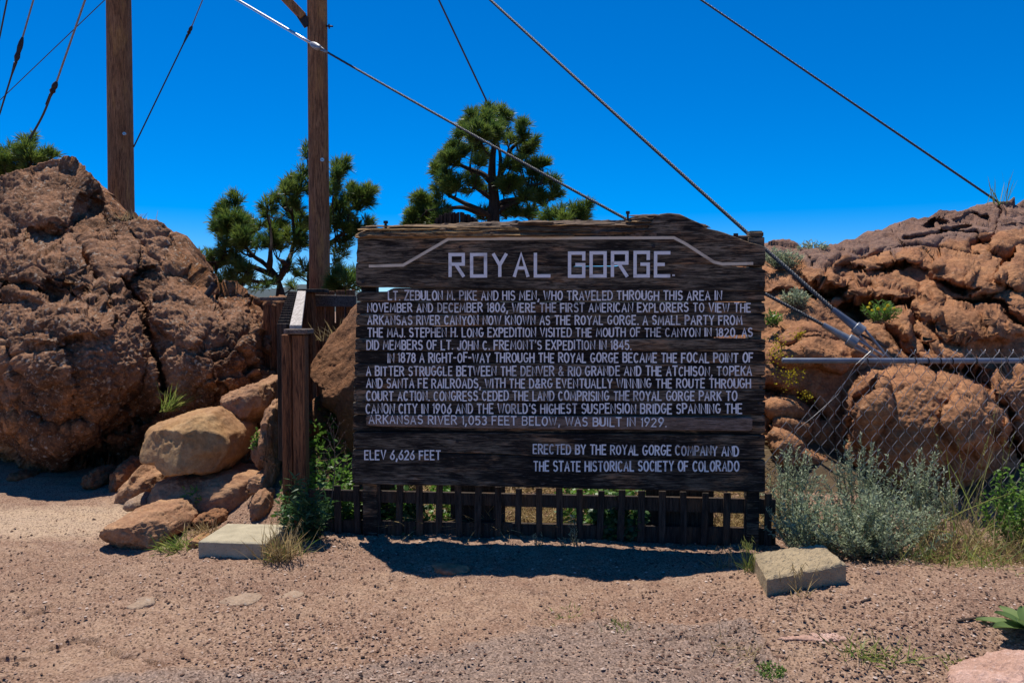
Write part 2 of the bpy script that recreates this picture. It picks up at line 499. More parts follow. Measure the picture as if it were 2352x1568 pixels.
def paint_mat(name, c, lo, hi, sx=6):
    t = NT(name)
    v = t.coord((1.0, 2.2, 2.2), True)
    w = t.ramp(t.noise(v, 26, 5, 0.7, 0.6), [(lo - 0.03, 0.0), (hi - 0.04, 1.0)])
    w2 = t.ramp(t.noise(v, 4.0, 3, 0.5), [(0.34, 0.6), (0.44, 1.0)])
    al = t.math('MULTIPLY', w, w2)
    al = t.math('ADD', al, t.math('MULTIPLY', t.math('SUBTRACT', 1.0, al), 0.08))
    col = t.mix(t.noise(v, 40, 3), tuple(q * 0.75 for q in c), c)
    return t.finish(col, 0.7, None, spec=0.2, alpha=al)
M['paint'] = paint_mat('chipped_white_paint', (0.95, 0.94, 0.92), 0.25, 0.33)
M['paint_title'] = paint_mat('white_paint', (0.95, 0.94, 0.92), 0.27, 0.36)
M['paint_line'] = paint_mat('cream_paint', (0.8, 0.68, 0.5), 0.25, 0.35)

def concrete_mat(name, c, rough_scale, bump):
    t = NT(name)
    v = t.coord(rnd=True)
    n = t.noise(v, 9, 6, 0.65)
    f = t.noise(v, 90, 3, 0.7)
    col = t.mix(t.ramp(n, [(0.35, 0.0), (0.65, 1.0)]), tuple(q * 0.72 for q in c), c)
    col = t.mix(t.ramp(f, [(0.33, 0.6), (0.42, 0.0)]), col, tuple(q * 0.4 for q in c))
    pit = t.ramp(t.vor(v, 42), [(0.08, 1.0), (0.16, 0.0)])
    col = t.mix(t.math('MULTIPLY', pit, 0.6), col, tuple(q * 0.25 for q in c))
    nm = t.bump(t.noise(v, rough_scale, 5, 0.7), bump, 0.02)
    nm = t.bump(f, 0.4, 0.004, nm)
    return t.finish(col, 0.9, nm, spec=0.2)
M['concrete'] = concrete_mat('smooth_pale_concrete', (0.47, 0.40, 0.27), 40, 0.35)
M['concrete_rough'] = concrete_mat('rough_tan_concrete', (0.47, 0.36, 0.22), 60, 0.9)

M['tar'] = rock_mat('old_tar_lump', (0.12, 0.11, 0.105), (0.08, 0.075, 0.072), (0.04, 0.038, 0.036), (0.2, 0.18, 0.16), 0.3, 0.5, 2.0)
def ground_mat():
    t = NT('gravelly_dirt')
    v = t.coord()
    big = t.noise(v, 0.9, 5, 0.6, 0.3)
    mid = t.noise(v, 6, 5, 0.65)
    fine = t.noise(v, 75, 4, 0.75)
    col = t.mix(t.ramp(big, [(0.35, 0.0), (0.65, 1.0)]), (0.255, 0.155, 0.105), (0.375, 0.245, 0.16))
    col = t.mix(t.ramp(mid, [(0.4, 0.5), (0.6, 0.0)]), col, (0.19, 0.10, 0.065))
    a = t.math('ADD', t.attr('asphalt'), t.math('MULTIPLY', t.math('SUBTRACT', t.noise(v, 7, 6, 0.8), 0.5), 1.5))
    asp = t.mix(t.ramp(fine, [(0.4, 0.0), (0.64, 1.0)]), (0.12, 0.093, 0.078), (0.335, 0.245, 0.2))
    col = t.mix(t.ramp(a, [(0.36, 0.0), (0.95, 0.8)]), col, asp)
    pa = t.math('ADD', t.attr('pale'), t.math('MULTIPLY', t.math('SUBTRACT', mid, 0.5), 0.8))
    col = t.mix(t.ramp(pa, [(0.4, 0.0), (0.75, 1.0)]), col, (0.46, 0.33, 0.22))
    vo = t.n('TexVoronoi', {'feature': 'F1'}, Vector=v, Scale=120.0)
    vc = t.n('SeparateColor', None, Color=vo.outputs['Color'])
    col = t.mix(t.math('MULTIPLY', t.ramp(vc.outputs[0], [(0.55, 0.0), (0.95, 0.6)]), 1.0), col, (0.48, 0.33, 0.24))
    col = t.mix(t.ramp(vc.outputs[1], [(0.58, 0.0), (0.95, 0.8)]), col, (0.075, 0.045, 0.032))
    col = t.mix(t.ramp(fine, [(0.32, 0.5), (0.45, 0.0)]), col, (0.12, 0.075, 0.055))
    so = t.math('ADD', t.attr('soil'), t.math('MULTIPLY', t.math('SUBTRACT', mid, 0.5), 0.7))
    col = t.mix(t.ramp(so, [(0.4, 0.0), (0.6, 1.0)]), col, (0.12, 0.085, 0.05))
    nm = t.bump(mid, 0.35, 0.03)
    nm = t.bump(vo.outputs['Distance'], -1.0, 0.012, nm)
    nm = t.bump(fine, 0.7, 0.01, nm)
    return t.finish(col, 0.95, nm, spec=0.12)
M['ground'] = ground_mat()
def simple_mat(name, c, rough=0.8):
    t = NT(name)
    v = t.coord()
    return t.finish(t.mix(t.noise(v, 3, 4), tuple(q * 0.7 for q in c), c), rough, None, spec=0.2)
M['hill'] = simple_mat('distant_forest', (0.05, 0.07, 0.07))
_t = NT('gravel_stones')
M['pebble'] = _t.finish(_t.ramp(_t.attr('tint'), [(0.0, (0.045, 0.03, 0.024)), (0.3, (0.16, 0.085, 0.056)), (0.6, (0.30, 0.175, 0.115)), (0.85, (0.42, 0.28, 0.2)), (1.0, (0.6, 0.47, 0.38))]), 0.85, None, spec=0.25)
# ------------------------------------------------------------------ the setting: ground, far hills
rng = random.Random(7)
nrs = np.random.RandomState(7)

def bank(x, y):
    m = sstep(-2.35, -1.75, x) * (1 - sstep(2.2, 3.4, x) * 0.6)
    h = sstep(5.62, 7.1, y) * 0.62 * m
    return h + sstep(9.5, 12.5, y) * (0.75 - h)

def asphalt_mask(x, y):
    """worn asphalt left along the bottom of the picture, ending in a ragged edge on the right"""
    p = np.stack([x * 1.3, y * 1.3, np.zeros_like(x)], -1)
    n = fbm(p, 5, 3) * 0.34
    edge = np.interp(x, [-3.5, -1.95, -1.55, -1.0, -0.6, -0.1, 0.3, 0.75, 1.0, 1.13, 1.2], [2.9, 3.2, 3.42, 3.55, 3.62, 3.75, 3.92, 3.90, 3.80, 3.75, 3.2])
    m = sstep(0.10, -0.14, y - edge + n)
    m2 = sstep(0.06, -0.05, y - np.interp(x, [0.2, 0.75, 1.25, 1.4], [3.7, 3.95, 3.92, 3.3]) + n * 0.3) * sstep(0.25, 0.5, x)
    return np.maximum(m * (1 - sstep(1.02, 1.1, x)), np.where(x < 1.24, m2 * (x > 0.3), 0) * (1 - sstep(1.15, 1.24, x)))

def ground_height(x, y):
    p = np.stack([x, y, np.zeros_like(x)], -1)
    near = sstep(14, 8, y) * sstep(2, 2.8, y)
    h = bank(x, y)
    h = h + 0.10 * sstep(0.7, 1.5, x) * sstep(5.15, 4.6, y) * sstep(3.3, 3.9, y)  # rise added to keep the right slab out of the sign's shadow
    h = h + near * (fbm(p * 0.9, 3, 11) * 0.035 + fbm(p * 4.0, 3, 12) * 0.024 + fbm(p * 16, 3, 13) * 0.011)
    return h

def gh(x, y):
    return float(ground_height(np.array([float(x)]), np.array([float(y)]))[0])

def _axis(lo, hi, n, far_lo, far_hi, k=22):
    a = np.linspace(lo, hi, n)
    g = np.geomspace(0.03, 1.0, k)
    return np.concatenate([(lo + (far_lo - lo) * g)[::-1], a, hi + (far_hi - hi) * g])
gx = _axis(-3.6, 3.4, 440, -4000, 4000)
gy = _axis(3.0, 7.6, 310, -600, 6000)
X, Y = np.meshgrid(gx, gy)
Z = ground_height(X, Y)
asp = asphalt_mask(X, Y) * sstep(7, 5, Y)
pp = np.stack([X, Y, 0 * X], -1)
grav = fbm(pp * 60, 2, 21)
Z = Z + (sstep(6.9, 6.2, Y) * sstep(2.4, 3.0, Y)) * (grav * 0.0045 + np.maximum(0, fbm(pp * 28, 2, 22)) * 0.007)
Z = Z + sstep(0.35, 0.6, asp) * 0.014
# two crumbled edges of old tarmac at the lower left
def crack_line(pts, w):
    q = np.array([G(a, b)[:2] for a, b in pts])
    d = np.full(X.shape, 9.0)
    for a, b in zip(q[:-1], q[1:]):
        ab = b - a
        t = np.clip(((X - a[0]) * ab[0] + (Y - a[1]) * ab[1]) / (ab @ ab), 0, 1)
        d = np.minimum(d, np.hypot(X - a[0] - t * ab[0], Y - a[1] - t * ab[1]))
    d = d + fbm(pp * 14, 3, 31) * w * 0.8
    return sstep(w, w * 0.35, d)
ck = crack_line([(195, 1466), (230, 1482), (255, 1500), (262, 1515), (300, 1518)], 0.025) + crack_line([(345, 1520), (380, 1535)], 0.02) \
   + crack_line([(10, 1510), (60, 1506)], 0.018) + crack_line([(105, 1490), (170, 1463)], 0.02) + crack_line([(60, 1420), (120, 1393)], 0.022) \
   + crack_line([(1490, 1482), (1560, 1470), (1620, 1478), (1680, 1470), (1760, 1466)], 0.014)
Z = Z - ck * 0.045
asp = np.maximum(asp, ck * 0.8)
pale = np.exp(-(((X + 3.25) / 0.85) ** 2 + ((Y - 6.0) / 0.62) ** 2)) * 1.1
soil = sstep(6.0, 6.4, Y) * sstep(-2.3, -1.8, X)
ground = grid_mesh('ground', np.stack([X, Y, Z], -1), M['ground'], True, {'asphalt': asp, 'pale': pale, 'soil': soil}, (0, 0, 0))
tag(ground, 'pinkish gravel and dirt ground with worn asphalt in front', 'ground', kind='structure')

hx = np.linspace(-3200, 1600, 60)
hp = np.stack([hx / 500, hx * 0, hx * 0], -1)
htop = 95 + 70 * fbm(hp, 4, 40)
secs = np.stack([np.stack([hx, 0 * hx + 3400, 0 * hx - 5], -1), np.stack([hx, 0 * hx + 3700, htop * 0.6], -1), np.stack([hx, 0 * hx + 4100, htop], -1), np.stack([hx, 0 * hx + 4800, 0 * hx - 5], -1)], 0)
tag(grid_mesh('hills', secs, M['hill'], True), 'distant dark blue hills low on the horizon', 'hills', kind='structure')

# loose gravel
mb_v, mb_f, mb_t = [], [], []
NP = 26000
u = nrs.rand(NP * 2)
gyy = 3.2 + 3.3 * u ** 1.35
gxx = (nrs.rand(NP * 2) * 2 - 1) * (0.66 * gyy + 0.2)
dn = fbm(np.stack([gxx * 1.1, gyy * 1.1, 0 * gxx], -1), 4, 51)
keep = nrs.rand(NP * 2) < (0.5 + dn * 1.0) * np.where(gxx < -1.6, 0.6, 1.0) * np.where((gxx < -2.4) & (gyy > 5.2), 0.35, 1.0)
gxx, gyy = gxx[keep][:NP], gyy[keep][:NP]
n = len(gxx)
sz = 0.0026 + 0.0085 * nrs.rand(n) ** 3 + 0.009 * (nrs.rand(n) > 0.992) * nrs.rand(n)
gz = ground_height(gxx, gyy) + 0.006 + 0.014 * sstep(0.35, 0.6, asphalt_mask(gxx, gyy))
oct_ = np.array([[1, 0, 0], [0.3, 0.9, 0.1], [-0.8, 0.5, 0], [-0.6, -0.7, 0.1], [0.5, -0.85, 0], [0.1, 0.1, 0.75], [0, 0, -0.6]])
of = np.array([[0, 1, 5], [1, 2, 5], [2, 3, 5], [3, 4, 5], [4, 0, 5], [1, 0, 6], [2, 1, 6], [3, 2, 6], [4, 3, 6], [0, 4, 6]])
a = nrs.rand(n) * 6.28
loc = oct_[None] * (0.7 + 0.6 * nrs.rand(n, 7, 1)) * sz[:, None, None] * np.array([1.15, 0.9, 0.8])
rx = loc[..., 0] * np.cos(a)[:, None] - loc[..., 1] * np.sin(a)[:, None]
ry = loc[..., 0] * np.sin(a)[:, None] + loc[..., 1] * np.cos(a)[:, None]
pv = np.stack([rx + gxx[:, None], ry + gyy[:, None], loc[..., 2] + gz[:, None]], -1).reshape(-1, 3)
pf = (of[None] + (np.arange(n) * 7)[:, None, None]).reshape(-1, 3)
g = MB(); g.v = [pv]; g.f = [tuple(q) for q in pf.tolist()]; g.t = [np.repeat(nrs.rand(n), 7)]; g.n = len(pv)
tag(g.build('gravel', M['pebble']), 'loose pinkish and dark gravel strewn over the dirt', 'gravel', kind='stuff')

# ------------------------------------------------------------------ rock masses
def rbf(ctrl):
    c = np.array(ctrl, float)
    q = c[:, :2] / 100.0
    K = np.sqrt(((q[:, None] - q[None]) ** 2).sum(-1) + 0.02)
    A = np.zeros((len(c) + 3, len(c) + 3))
    A[:len(c), :len(c)] = K; A[:len(c), len(c)] = 1; A[:len(c), len(c) + 1:] = q
    A[len(c):, :len(c)] = A[:len(c), len(c):].T
    w = np.linalg.solve(A, np.concatenate([c[:, 2], np.zeros(3)]))
    def f(x, y):
        s = np.stack([x, y], -1) / 100.0
        r = w[len(c)] + w[len(c) + 1] * s[..., 0] + w[len(c) + 2] * s[..., 1]
        for k in range(len(c)):
            r = r + w[k] * np.sqrt(((s - q[k]) ** 2).sum(-1) + 0.02)
        return r
    return f

def polydist(x, y, pts):
    d = np.full(x.shape, 1e9)
    for (ax, ay), (bx, by) in zip(pts[:-1], pts[1:]):
        abx, aby = bx - ax, by - ay
        t = np.clip(((x - ax) * abx + (y - ay) * aby) / (abx * abx + aby * aby + 1e-9), 0, 1)
        d = np.minimum(d, np.hypot(x - ax - t * abx, y - ay - t * aby))
    return d

def relief(name, top, bot, ctrl, bumps, cracks, step, mat, rough, back_d, back_drop, tone_fn=None, seed=1):
    """a rock mass: its outline and the distance of its face at chosen points, closed behind"""
    top, bot = np.array(top, float), np.array(bot, float)
    x = np.arange(top[0, 0], top[-1, 0] + step, step)
    yt = np.interp(x, top[:, 0], top[:, 1]); yb = np.interp(x, bot[:, 0], bot[:, 1])
    rows = int((yb - yt).max() / step)
    v = np.linspace(0, 1, rows)
    XX = np.repeat(x[None], rows, 0)
    YY = yb[None] + (yt - yb)[None] * v[:, None]
    D = rbf(ctrl)(XX, YY)
    wob = np.stack([XX / 60, YY / 60, 0 * XX], -1)
    wx, wy = fbm(wob, 3, seed + 60) * 22, fbm(wob, 3, seed + 61) * 22
    for cx, cy, rx_, ry_, am, *rot in bumps:
        dx, dy = XX + wx - cx, YY + wy - cy
        if rot:
            cr, sr = math.cos(rot[0]), math.sin(rot[0])
            dx, dy = dx * cr + dy * sr, -dx * sr + dy * cr
        r2 = (dx / rx_) ** 2 + (dy / ry_) ** 2
        prof = np.sqrt(np.clip(1 - r2, 0, None))
        D = D - am * prof * np.clip((1 - r2) * 4, 0, 1) ** 0.5
    for pts, w, dep in cracks:
        d = polydist(XX + wx * 0.5, YY + wy * 0.5, pts)
        D = D + dep * np.exp(-(d / w) ** 2)
    V = P(XX, YY, D)
    # round the top over and close the back
    top_row = V[-1]
    nb = 14
    t = np.linspace(0, 1, nb + 1)[1:]
    back = []
    for q in t:
        b = top_row.copy()
        b[:, 1] += back_d * q
        b[:, 2] = top_row[:, 2] - (back_drop if not callable(back_drop) else 1) * (q ** 2) * np.maximum(top_row[:, 2] + 0.3, 0.05)
        back.append(b)
    V = np.concatenate([V, np.stack(back)], 0)
    N = grid_normals(V)
    N = np.where((N[..., 1:2] > 0) & (np.arange(V.shape[0])[:, None, None] < rows), -N, N)
    p = V
    amp = rough
    warp = p + 0.25 * np.stack([fbm(p * 1.3, 3, seed + 1), fbm(p * 1.3, 3, seed + 2), fbm(p * 1.3, 3, seed + 3)], -1)
    f1, f2, cid = worley(warp * 1.6, seed + 4)
    g1, g2, cid2 = worley(warp * 5.0, seed + 5)
    crk = -(1 - np.clip((f2 - f1) * 7, 0, 1)) ** 2 * sstep(-0.1, 0.25, fbm(p * 0.8, 2, seed + 12))
    st = ridged(warp * np.array([0.7, 0.7, 2.2]), 3, seed + 7, 0.45)
    pit = np.clip(0.30 - g1, 0, 1) / 0.30 * (cid2 > 0.6)
    h = amp[0] * fbm(p * 0.9, 4, seed + 6) + amp[1] * (cid - 0.5) + amp[1] * amp[7] * (np.clip((f2 - f1) * 1.5, 0, 1) - 0.5) + amp[1] * 0.8 * crk + amp[5] * st \
      - amp[2] * pit + amp[3] * ridged(warp * 3.2, 5, seed + 8, 0.6) + amp[4] * fbm(p * 9, 4, seed + 9, 0.6) + amp[6] * fbm(p * 38, 2, seed + 10)
    # keep the feet of the mass in place
    V = V + N * h[..., None]
    at = {}
    if tone_fn is not None:
        YV = np.concatenate([YY, np.repeat(YY[-1:], nb, 0)], 0)
        XV = np.concatenate([XX, np.repeat(XX[-1:], nb, 0)], 0)
        TV = np.repeat(yt[None], rows + nb, 0)
        at['varn_shade'] = tone_fn(XV, YV, TV, V, cid)
    return V, at

# left outcrop
L_top = [(-260, 470), (-120, 430), (0, 405), (60, 386), (110, 369), (148, 365), (163, 371), (176, 384), (201, 419), (230, 441), (252, 470), (268, 490), (281, 502), (302, 497), (324, 501), (349, 509), (382, 531), (403, 559), (421, 588), (443, 617), (464, 639), (486, 667), (511, 664), (533, 658), (554, 667), (576, 689), (594, 711), (612, 738), (618, 765), (630, 800), (646, 836), (652, 860), (668, 930)]
L_bot = [(-260, 1060), (0, 1062), (36, 1080), (108, 1098), (151, 1102), (180, 1090), (240, 1085), (300, 1085), (420, 1085), (640, 1085), (668, 1080)]
def gd(py): return CAM_H * F / (py - HOR)
L_ctrl = [(-260, 1060, 8.2), (-260, 900, 8.0), (-260, 700, 8.8), (-260, 470, 10.2),
    (0, 1062, 8.45), (0, 1000, 7.95), (0, 900, 7.78), (0, 780, 7.7), (0, 650, 8.5), (0, 520, 9.3), (0, 405, 10.4),
    (120, 1098, 8.0), (120, 1020, 7.55), (120, 930, 7.5), (120, 800, 7.42), (120, 690, 7.75), (120, 600, 8.5), (120, 500, 9.1), (130, 367, 10.2),
    (200, 419, 10.2), (230, 560, 9.2), (265, 488, 10.0),
    (220, 1088, 8.2), (240, 1000, 7.85), (240, 900, 7.55), (240, 750, 7.62), (300, 640, 8.45), (300, 505, 9.7),
    (330, 1085, 8.2), (330, 970, 7.95), (350, 850, 7.75), (400, 720, 8.2), (400, 570, 9.2),
    (450, 1085, 8.2), (460, 980, 7.95), (470, 850, 7.7), (490, 750, 8.05), (500, 670, 8.8),
    (560, 1085, 8.2), (560, 950, 7.9), (560, 800, 7.95), (560, 700, 8.5), (610, 800, 8.3), (615, 950, 8.1), (640, 1085, 8.3), (645, 850, 9.0), (668, 1000, 9.8), (668, 1080, 9.8)]
L_bumps = [(60, 880, 120, 120, 0.25), (210, 850, 120, 150, 0.22), (100, 455, 110, 70, 0.2), (70, 610, 130, 90, 0.25), (230, 590, 90, 80, 0.22, 0.5), (180, 720, 140, 60, 0.25, -0.4),
    (410, 690, 75, 120, 0.25, -0.45), (520, 800, 110, 120, 0.28), (420, 880, 90, 110, 0.18), (90, 1010, 150, 55, 0.25), (330, 560, 60, 60, 0.15), (560, 920, 100, 70, 0.16), (250, 985, 110, 45, 0.14), (170, 430, 40, 40, 0.15),
    (100, 545, 55, 40, -0.25), (210, 495, 50, 45, -0.25, 0.8), (130, 660, 40, 30, -0.18), (30, 690, 50, 30, -0.15), (330, 650, 30, 50, -0.2, 0.5), (240, 1040, 90, 22, -0.3)]
L_cracks = [([(288, 640), (310, 690), (330, 735), (346, 780), (366, 835), (380, 900)], 9, 0.32), ([(22, 797), (40, 830), (58, 865), (66, 920)], 9, 0.25),
    ([(150, 1005), (240, 1000), (313, 975), (350, 955), (400, 905)], 6, 0.2), ([(299, 1023), (317, 975)], 6, 0.2), ([(0, 655), (60, 648), (120, 672), (180, 690)], 10, 0.22), ([(190, 560), (230, 640), (250, 690)], 9, 0.2), ([(570, 690), (590, 760), (600, 830), (630, 880)], 7, 0.2), ([(465, 640), (500, 700), (520, 740)], 6, 0.12)]
def L_varn_shade(x, y, top, V, cid):
    a = sstep(1000, 800, y - fbm(np.stack([x / 80, y / 80, 0 * x], -1), 4, 5) * 120)
    a = a * 0.62 + 0.30 * fbm(V * 0.9, 3, 77) + 0.08
    a = a + 0.25 * np.exp(-((x - 110) / 190) ** 2 - ((y - 840) / 90) ** 2)  # middle face darkened: shade of the overhang painted into the colour
    return a - 0.25 * np.exp(-(y - top) / 45.0) - 0.1 * sstep(300, 450, x) * sstep(900, 700, y)
V, at = relief('rock_outcrop', L_top, L_bot, L_ctrl, L_bumps, L_cracks, 2.2, M['rock_left'], (0.16, 0.07, 0.03, 0.034, 0.030, 0.02, 0.022, 0.25), 2.6, 1.0, L_varn_shade, 100)
ro = grid_mesh('rock_outcrop', V, M['rock_left'], True, at, (V[..., 0].mean(), V[..., 1].mean(), 0))
tag(ro, 'tall rough rust brown rock outcrop filling the left, spotted with lichen', 'rock')

# right outcrop, a slope that climbs away
R_top = [(1640, 600), (1700, 585), (1758, 566), (1780, 560), (1803, 558), (1822, 563), (1836, 577), (1860, 583), (1889, 577), (1926, 561), (1937, 558), (1962, 561), (1985, 552), (2010, 531), (2044, 527), (2050, 535), (2077, 511), (2097, 505), (2130, 502), (2150, 494), (2170, 485), (2212, 484), (2251, 472), (2285, 468), (2296, 463), (2332, 462), (2352, 466), (2480, 455), (2640, 470)]
R_bot = [(1640, 1165), (2640, 1165)]
R_ctrl = [(1640, 1165, 6.55), (1640, 1000, 6.75), (1640, 800, 7.3), (1640, 600, 9.0),
    (1760, 1165, 6.5), (1760, 1050, 6.6), (1760, 930, 6.9), (1760, 830, 7.2), (1760, 740, 7.7), (1770, 660, 8.3), (1770, 566, 9.2),
    (1860, 1165, 6.5), (1860, 1000, 6.85), (1860, 900, 7.0), (1860, 800, 7.2), (1870, 700, 7.8), (1880, 610, 8.5), (1890, 577, 9.2),
    (1980, 1165, 6.6), (1980, 1000, 6.95), (1980, 860, 7.05), (1980, 760, 7.55), (1960, 700, 8.2), (1960, 640, 8.2), (1970, 600, 8.7), (1985, 552, 9.6),
    (2100, 1165, 6.6), (2100, 1000, 6.75), (2100, 870, 6.9), (2100, 780, 7.5), (2080, 700, 7.9), (2090, 640, 8.4), (2100, 580, 9.0), (2100, 505, 10.0),
    (2220, 1165, 6.65), (2220, 1000, 6.75), (2230, 850, 7.2), (2220, 760, 7.5), (2220, 680, 7.9), (2220, 620, 8.3), (2220, 560, 9.1), (2230, 478, 10.2),
    (2350, 1165, 6.7), (2350, 1000, 7.0), (2350, 850, 7.3), (2350, 740, 7.6), (2350, 640, 8.3), (2350, 550, 9.3), (2350, 466, 10.4),
    (2640, 1165, 6.9), (2640, 900, 7.3), (2640, 650, 8.6), (2640, 470, 10.4)]
R_bumps = [(2180, 618, 62, 40, 0.38), (2262, 640, 48, 42, 0.36), (2335, 622, 60, 40, 0.35), (2100, 598, 70, 22, 0.2), (2050, 598, 55, 20, 0.22), (1975, 668, 30, 34, 0.28), (2050, 668, 70, 22, 0.3, 0.25), (1900, 600, 70, 22, 0.2),
    (1890, 635, 60, 18, 0.22), (1810, 660, 50, 20, 0.18), (2075, 745, 30, 40, 0.25), (2130, 710, 45, 40, 0.22), (2230, 740, 90, 40, 0.25, 0.3), (2320, 720, 60, 60, 0.2), (2170, 790, 110, 40, 0.22, 0.25), (1880, 815, 110, 40, 0.22), (1990, 800, 40, 30, 0.15),
    (2120, 985, 215, 155, 0.55), (2255, 960, 90, 90, 0.3), (1990, 930, 60, 90, 0.25, 0.3), (1830, 1030, 90, 50, 0.35, 0.5), (1800, 930, 60, 30, 0.2), (2340, 1000, 50, 50, 0.25), (2340, 900, 60, 70, 0.28), (2310, 540, 70, 35, 0.22), (2120, 545, 80, 26, 0.18), (1850, 760, 70, 25, 0.16), (2210, 520, 60, 26, 0.2), (2330, 500, 50, 24, 0.15),
    (1965, 715, 55, 26, -0.5), (2055, 617, 26, 13, -0.35), (2030, 630, 16, 12, -0.3), (1945, 620, 30, 12, -0.3), (2000, 628, 30, 10, -0.25), (2195, 657, 50, 12, -0.3), (2120, 590, 22, 10, -0.2), (1880, 680, 40, 16, -0.35), (2300, 585, 40, 14, -0.25), (2230, 505, 40, 12, -0.25), (2150, 520, 40, 14, -0.28)]
R_cracks = [([(1830, 645), (1880, 672), (1930, 668)], 7, 0.3), ([(1985, 690), (2040, 700), (2090, 690), (2120, 680)], 7, 0.25), ([(2095, 700), (2100, 760), (2140, 790)], 7, 0.25), ([(2200, 690), (2300, 700), (2352, 740)], 7, 0.3), ([(2230, 850), (2270, 885), (2310, 940), (2345, 1020), (2360, 1060)], 12, 0.4), ([(2225, 570), (2262, 555), (2270, 590)], 8, 0.35),
    ([(2040, 760), (2070, 800), (2110, 830), (2200, 850)], 7, 0.2), ([(1765, 890), (1830, 910), (1880, 960)], 14, 0.35), ([(1765, 985), (1840, 1000), (1890, 1040)], 10, 0.25), ([(1940, 1010), (1955, 920), (2010, 880)], 8, 0.18), ([(2080, 545), (2160, 545), (2230, 520)], 6, 0.2), ([(1930, 610), (2010, 585), (2100, 572), (2240, 585)], 5, 0.2), ([(2300, 480), (2280, 540), (2250, 560)], 5, 0.15)]
def R_varn(x, y, top, V, cid):
    n = fbm(V * 1.1, 4, 88)
    lim = np.interp(x, [1700, 1800, 1950, 2100, 2200, 2300, 2352], [25, 30, 32, 62, 66, 60, 50])
    a = sstep(lim + 22, lim - 12, (y - top) + n * 26)
    return a * 0.85 + 0.12 * n
V, at = relief('rock_outcrop', R_top, R_bot, R_ctrl, R_bumps, R_cracks, 2.2, M['rock_right'], (0.08, 0.05, 0.04, 0.018, 0.020, 0.04, 0.010, 0.35), 3.0, 1.0, R_varn, 200)
ro = grid_mesh('rock_outcrop', V, M['rock_right'], True, at, (V[..., 0].mean(), V[..., 1].mean(), 0))
tag(ro, 'orange sandstone outcrop climbing to the right behind the chain link fence', 'rock')

# ------------------------------------------------------------------ single boulders
def boulder(name, label, outline, depth, thick, mat, seed=1, rough=(0.05, 0.02, 0.006), cat='boulder', group=None, sub=6, pw=2.6, facets=(), lean=0.0):
    """a stone whose outline in the picture is given; thick is its extent away from the viewer in metres, lean tips its top backwards"""
    pts = np.array(outline, float)
    c = (pts.min(0) + pts.max(0)) / 2
    W = P(pts[:, 0], pts[:, 1], depth)
    Cw = P(c[0], c[1], depth)
    q = (W - Cw)[:, [0, 2]]
    bm = bmesh.new()
    bmesh.ops.create_icosphere(bm, subdivisions=sub, radius=1.0)
    d = np.array([v.co[:] for v in bm.verts])
    faces = [[v.index for v in f.verts] for f in bm.faces]
    bm.free()
    th = np.linspace(-math.pi, math.pi, 361)
    R = np.zeros(361)
    for i, a in enumerate(th):
        e = np.array([math.cos(a), math.sin(a)])
        best = 0.0
        for k in range(len(q)):
            a0, b0 = q[k], q[(k + 1) % len(q)]
            m = np.array([[e[0], a0[0] - b0[0]], [e[1], a0[1] - b0[1]]])
            det = np.linalg.det(m)
            if abs(det) < 1e-12: continue
            s, t = np.linalg.solve(m, a0)
            if s > 0 and -1e-6 <= t <= 1 + 1e-6: best = max(best, s)
        R[i] = best
    R = np.convolve(np.concatenate([R[-8:-1], R, R[1:8]]), np.ones(7) / 7, 'same')[7:-7]
    ang = np.arctan2(d[:, 2], d[:, 0])
    s = np.hypot(d[:, 0], d[:, 2])
    el = np.arctan2(d[:, 1], s)
    ce = np.abs(np.cos(el)) ** (2 / pw); se = np.sign(el) * np.abs(np.sin(el)) ** (2 / pw)
    r = np.interp(ang, th, R) * ce
    loc = np.stack([r * np.cos(ang), se * thick / 2, r * np.sin(ang)], -1)
    hh = q[:, 1].max() - q[:, 1].min()
    loc[:, 1] += lean * (loc[:, 2] + hh / 2)
    ext = np.abs(loc).max(0)
    for n_, k in facets:                                  # flat faces: cut along direction n at fraction k of the extent
        n_ = np.asarray(n_, float); n_ /= np.linalg.norm(n_)
        dd = loc @ n_
        lim = k * dd.max()
        over = np.maximum(dd - lim, 0)
        loc = loc - n_ * (over * 0.9)[:, None]
    pw_ = Cw + loc
    nn = loc / (ext ** 2)
    nn /= np.linalg.norm(nn, axis=1)[:, None] + 1e-9
    g1, g2, cid = worley(pw_ * 6 + 0.3 * fbm(pw_ * 5, 2, seed)[:, None], seed)
    k = min(hh / 0.5, 1.0)
    h = rough[0] * k * fbm(pw_ * 3.5 / max(k, 0.3), 5, seed) + rough[1] * k * 0.5 * (cid - 0.5) + rough[2] * fbm(pw_ * 40, 3, seed + 3) + rough[1] * 0.6 * ridged(pw_ * 9, 4, seed + 5) + 0.003 * fbm(pw_ * 60, 2, seed + 6)
    out = pw_ + nn * h[:, None]
    # settle the stone so that it fills the outline it was given
    for _ in range(4):
        yc_ = (out[:, 1] * _cp - (out[:, 2] - CAM_H) * _sp)
        X_ = CX + F * out[:, 0] / yc_
        Y_ = CY - F * (out[:, 1] * _sp + (out[:, 2] - CAM_H) * _cp) / yc_
        lo_, hi_ = np.array([X_.min(), Y_.min()]), np.array([X_.max(), Y_.max()])
        want = (pts.max(0) - pts.min(0)) / (hi_ - lo_)
        mv = ((pts.max(0) + pts.min(0)) - (hi_ + lo_)) / 2 * depth / F
        mc = (out.max(0) + out.min(0)) / 2
        out[:, 0] = mc[0] + (out[:, 0] - mc[0]) * want[0] + mv[0]
        out[:, 2] = mc[2] + (out[:, 2] - mc[2]) * want[1] - mv[1]
    m = MB(); m.add(out, faces)
    o = m.build(name, mat, None, True)
    return tag(o, label, cat, group)

def gp(py, dz=0.0): return CAM_H * F / (py - HOR)

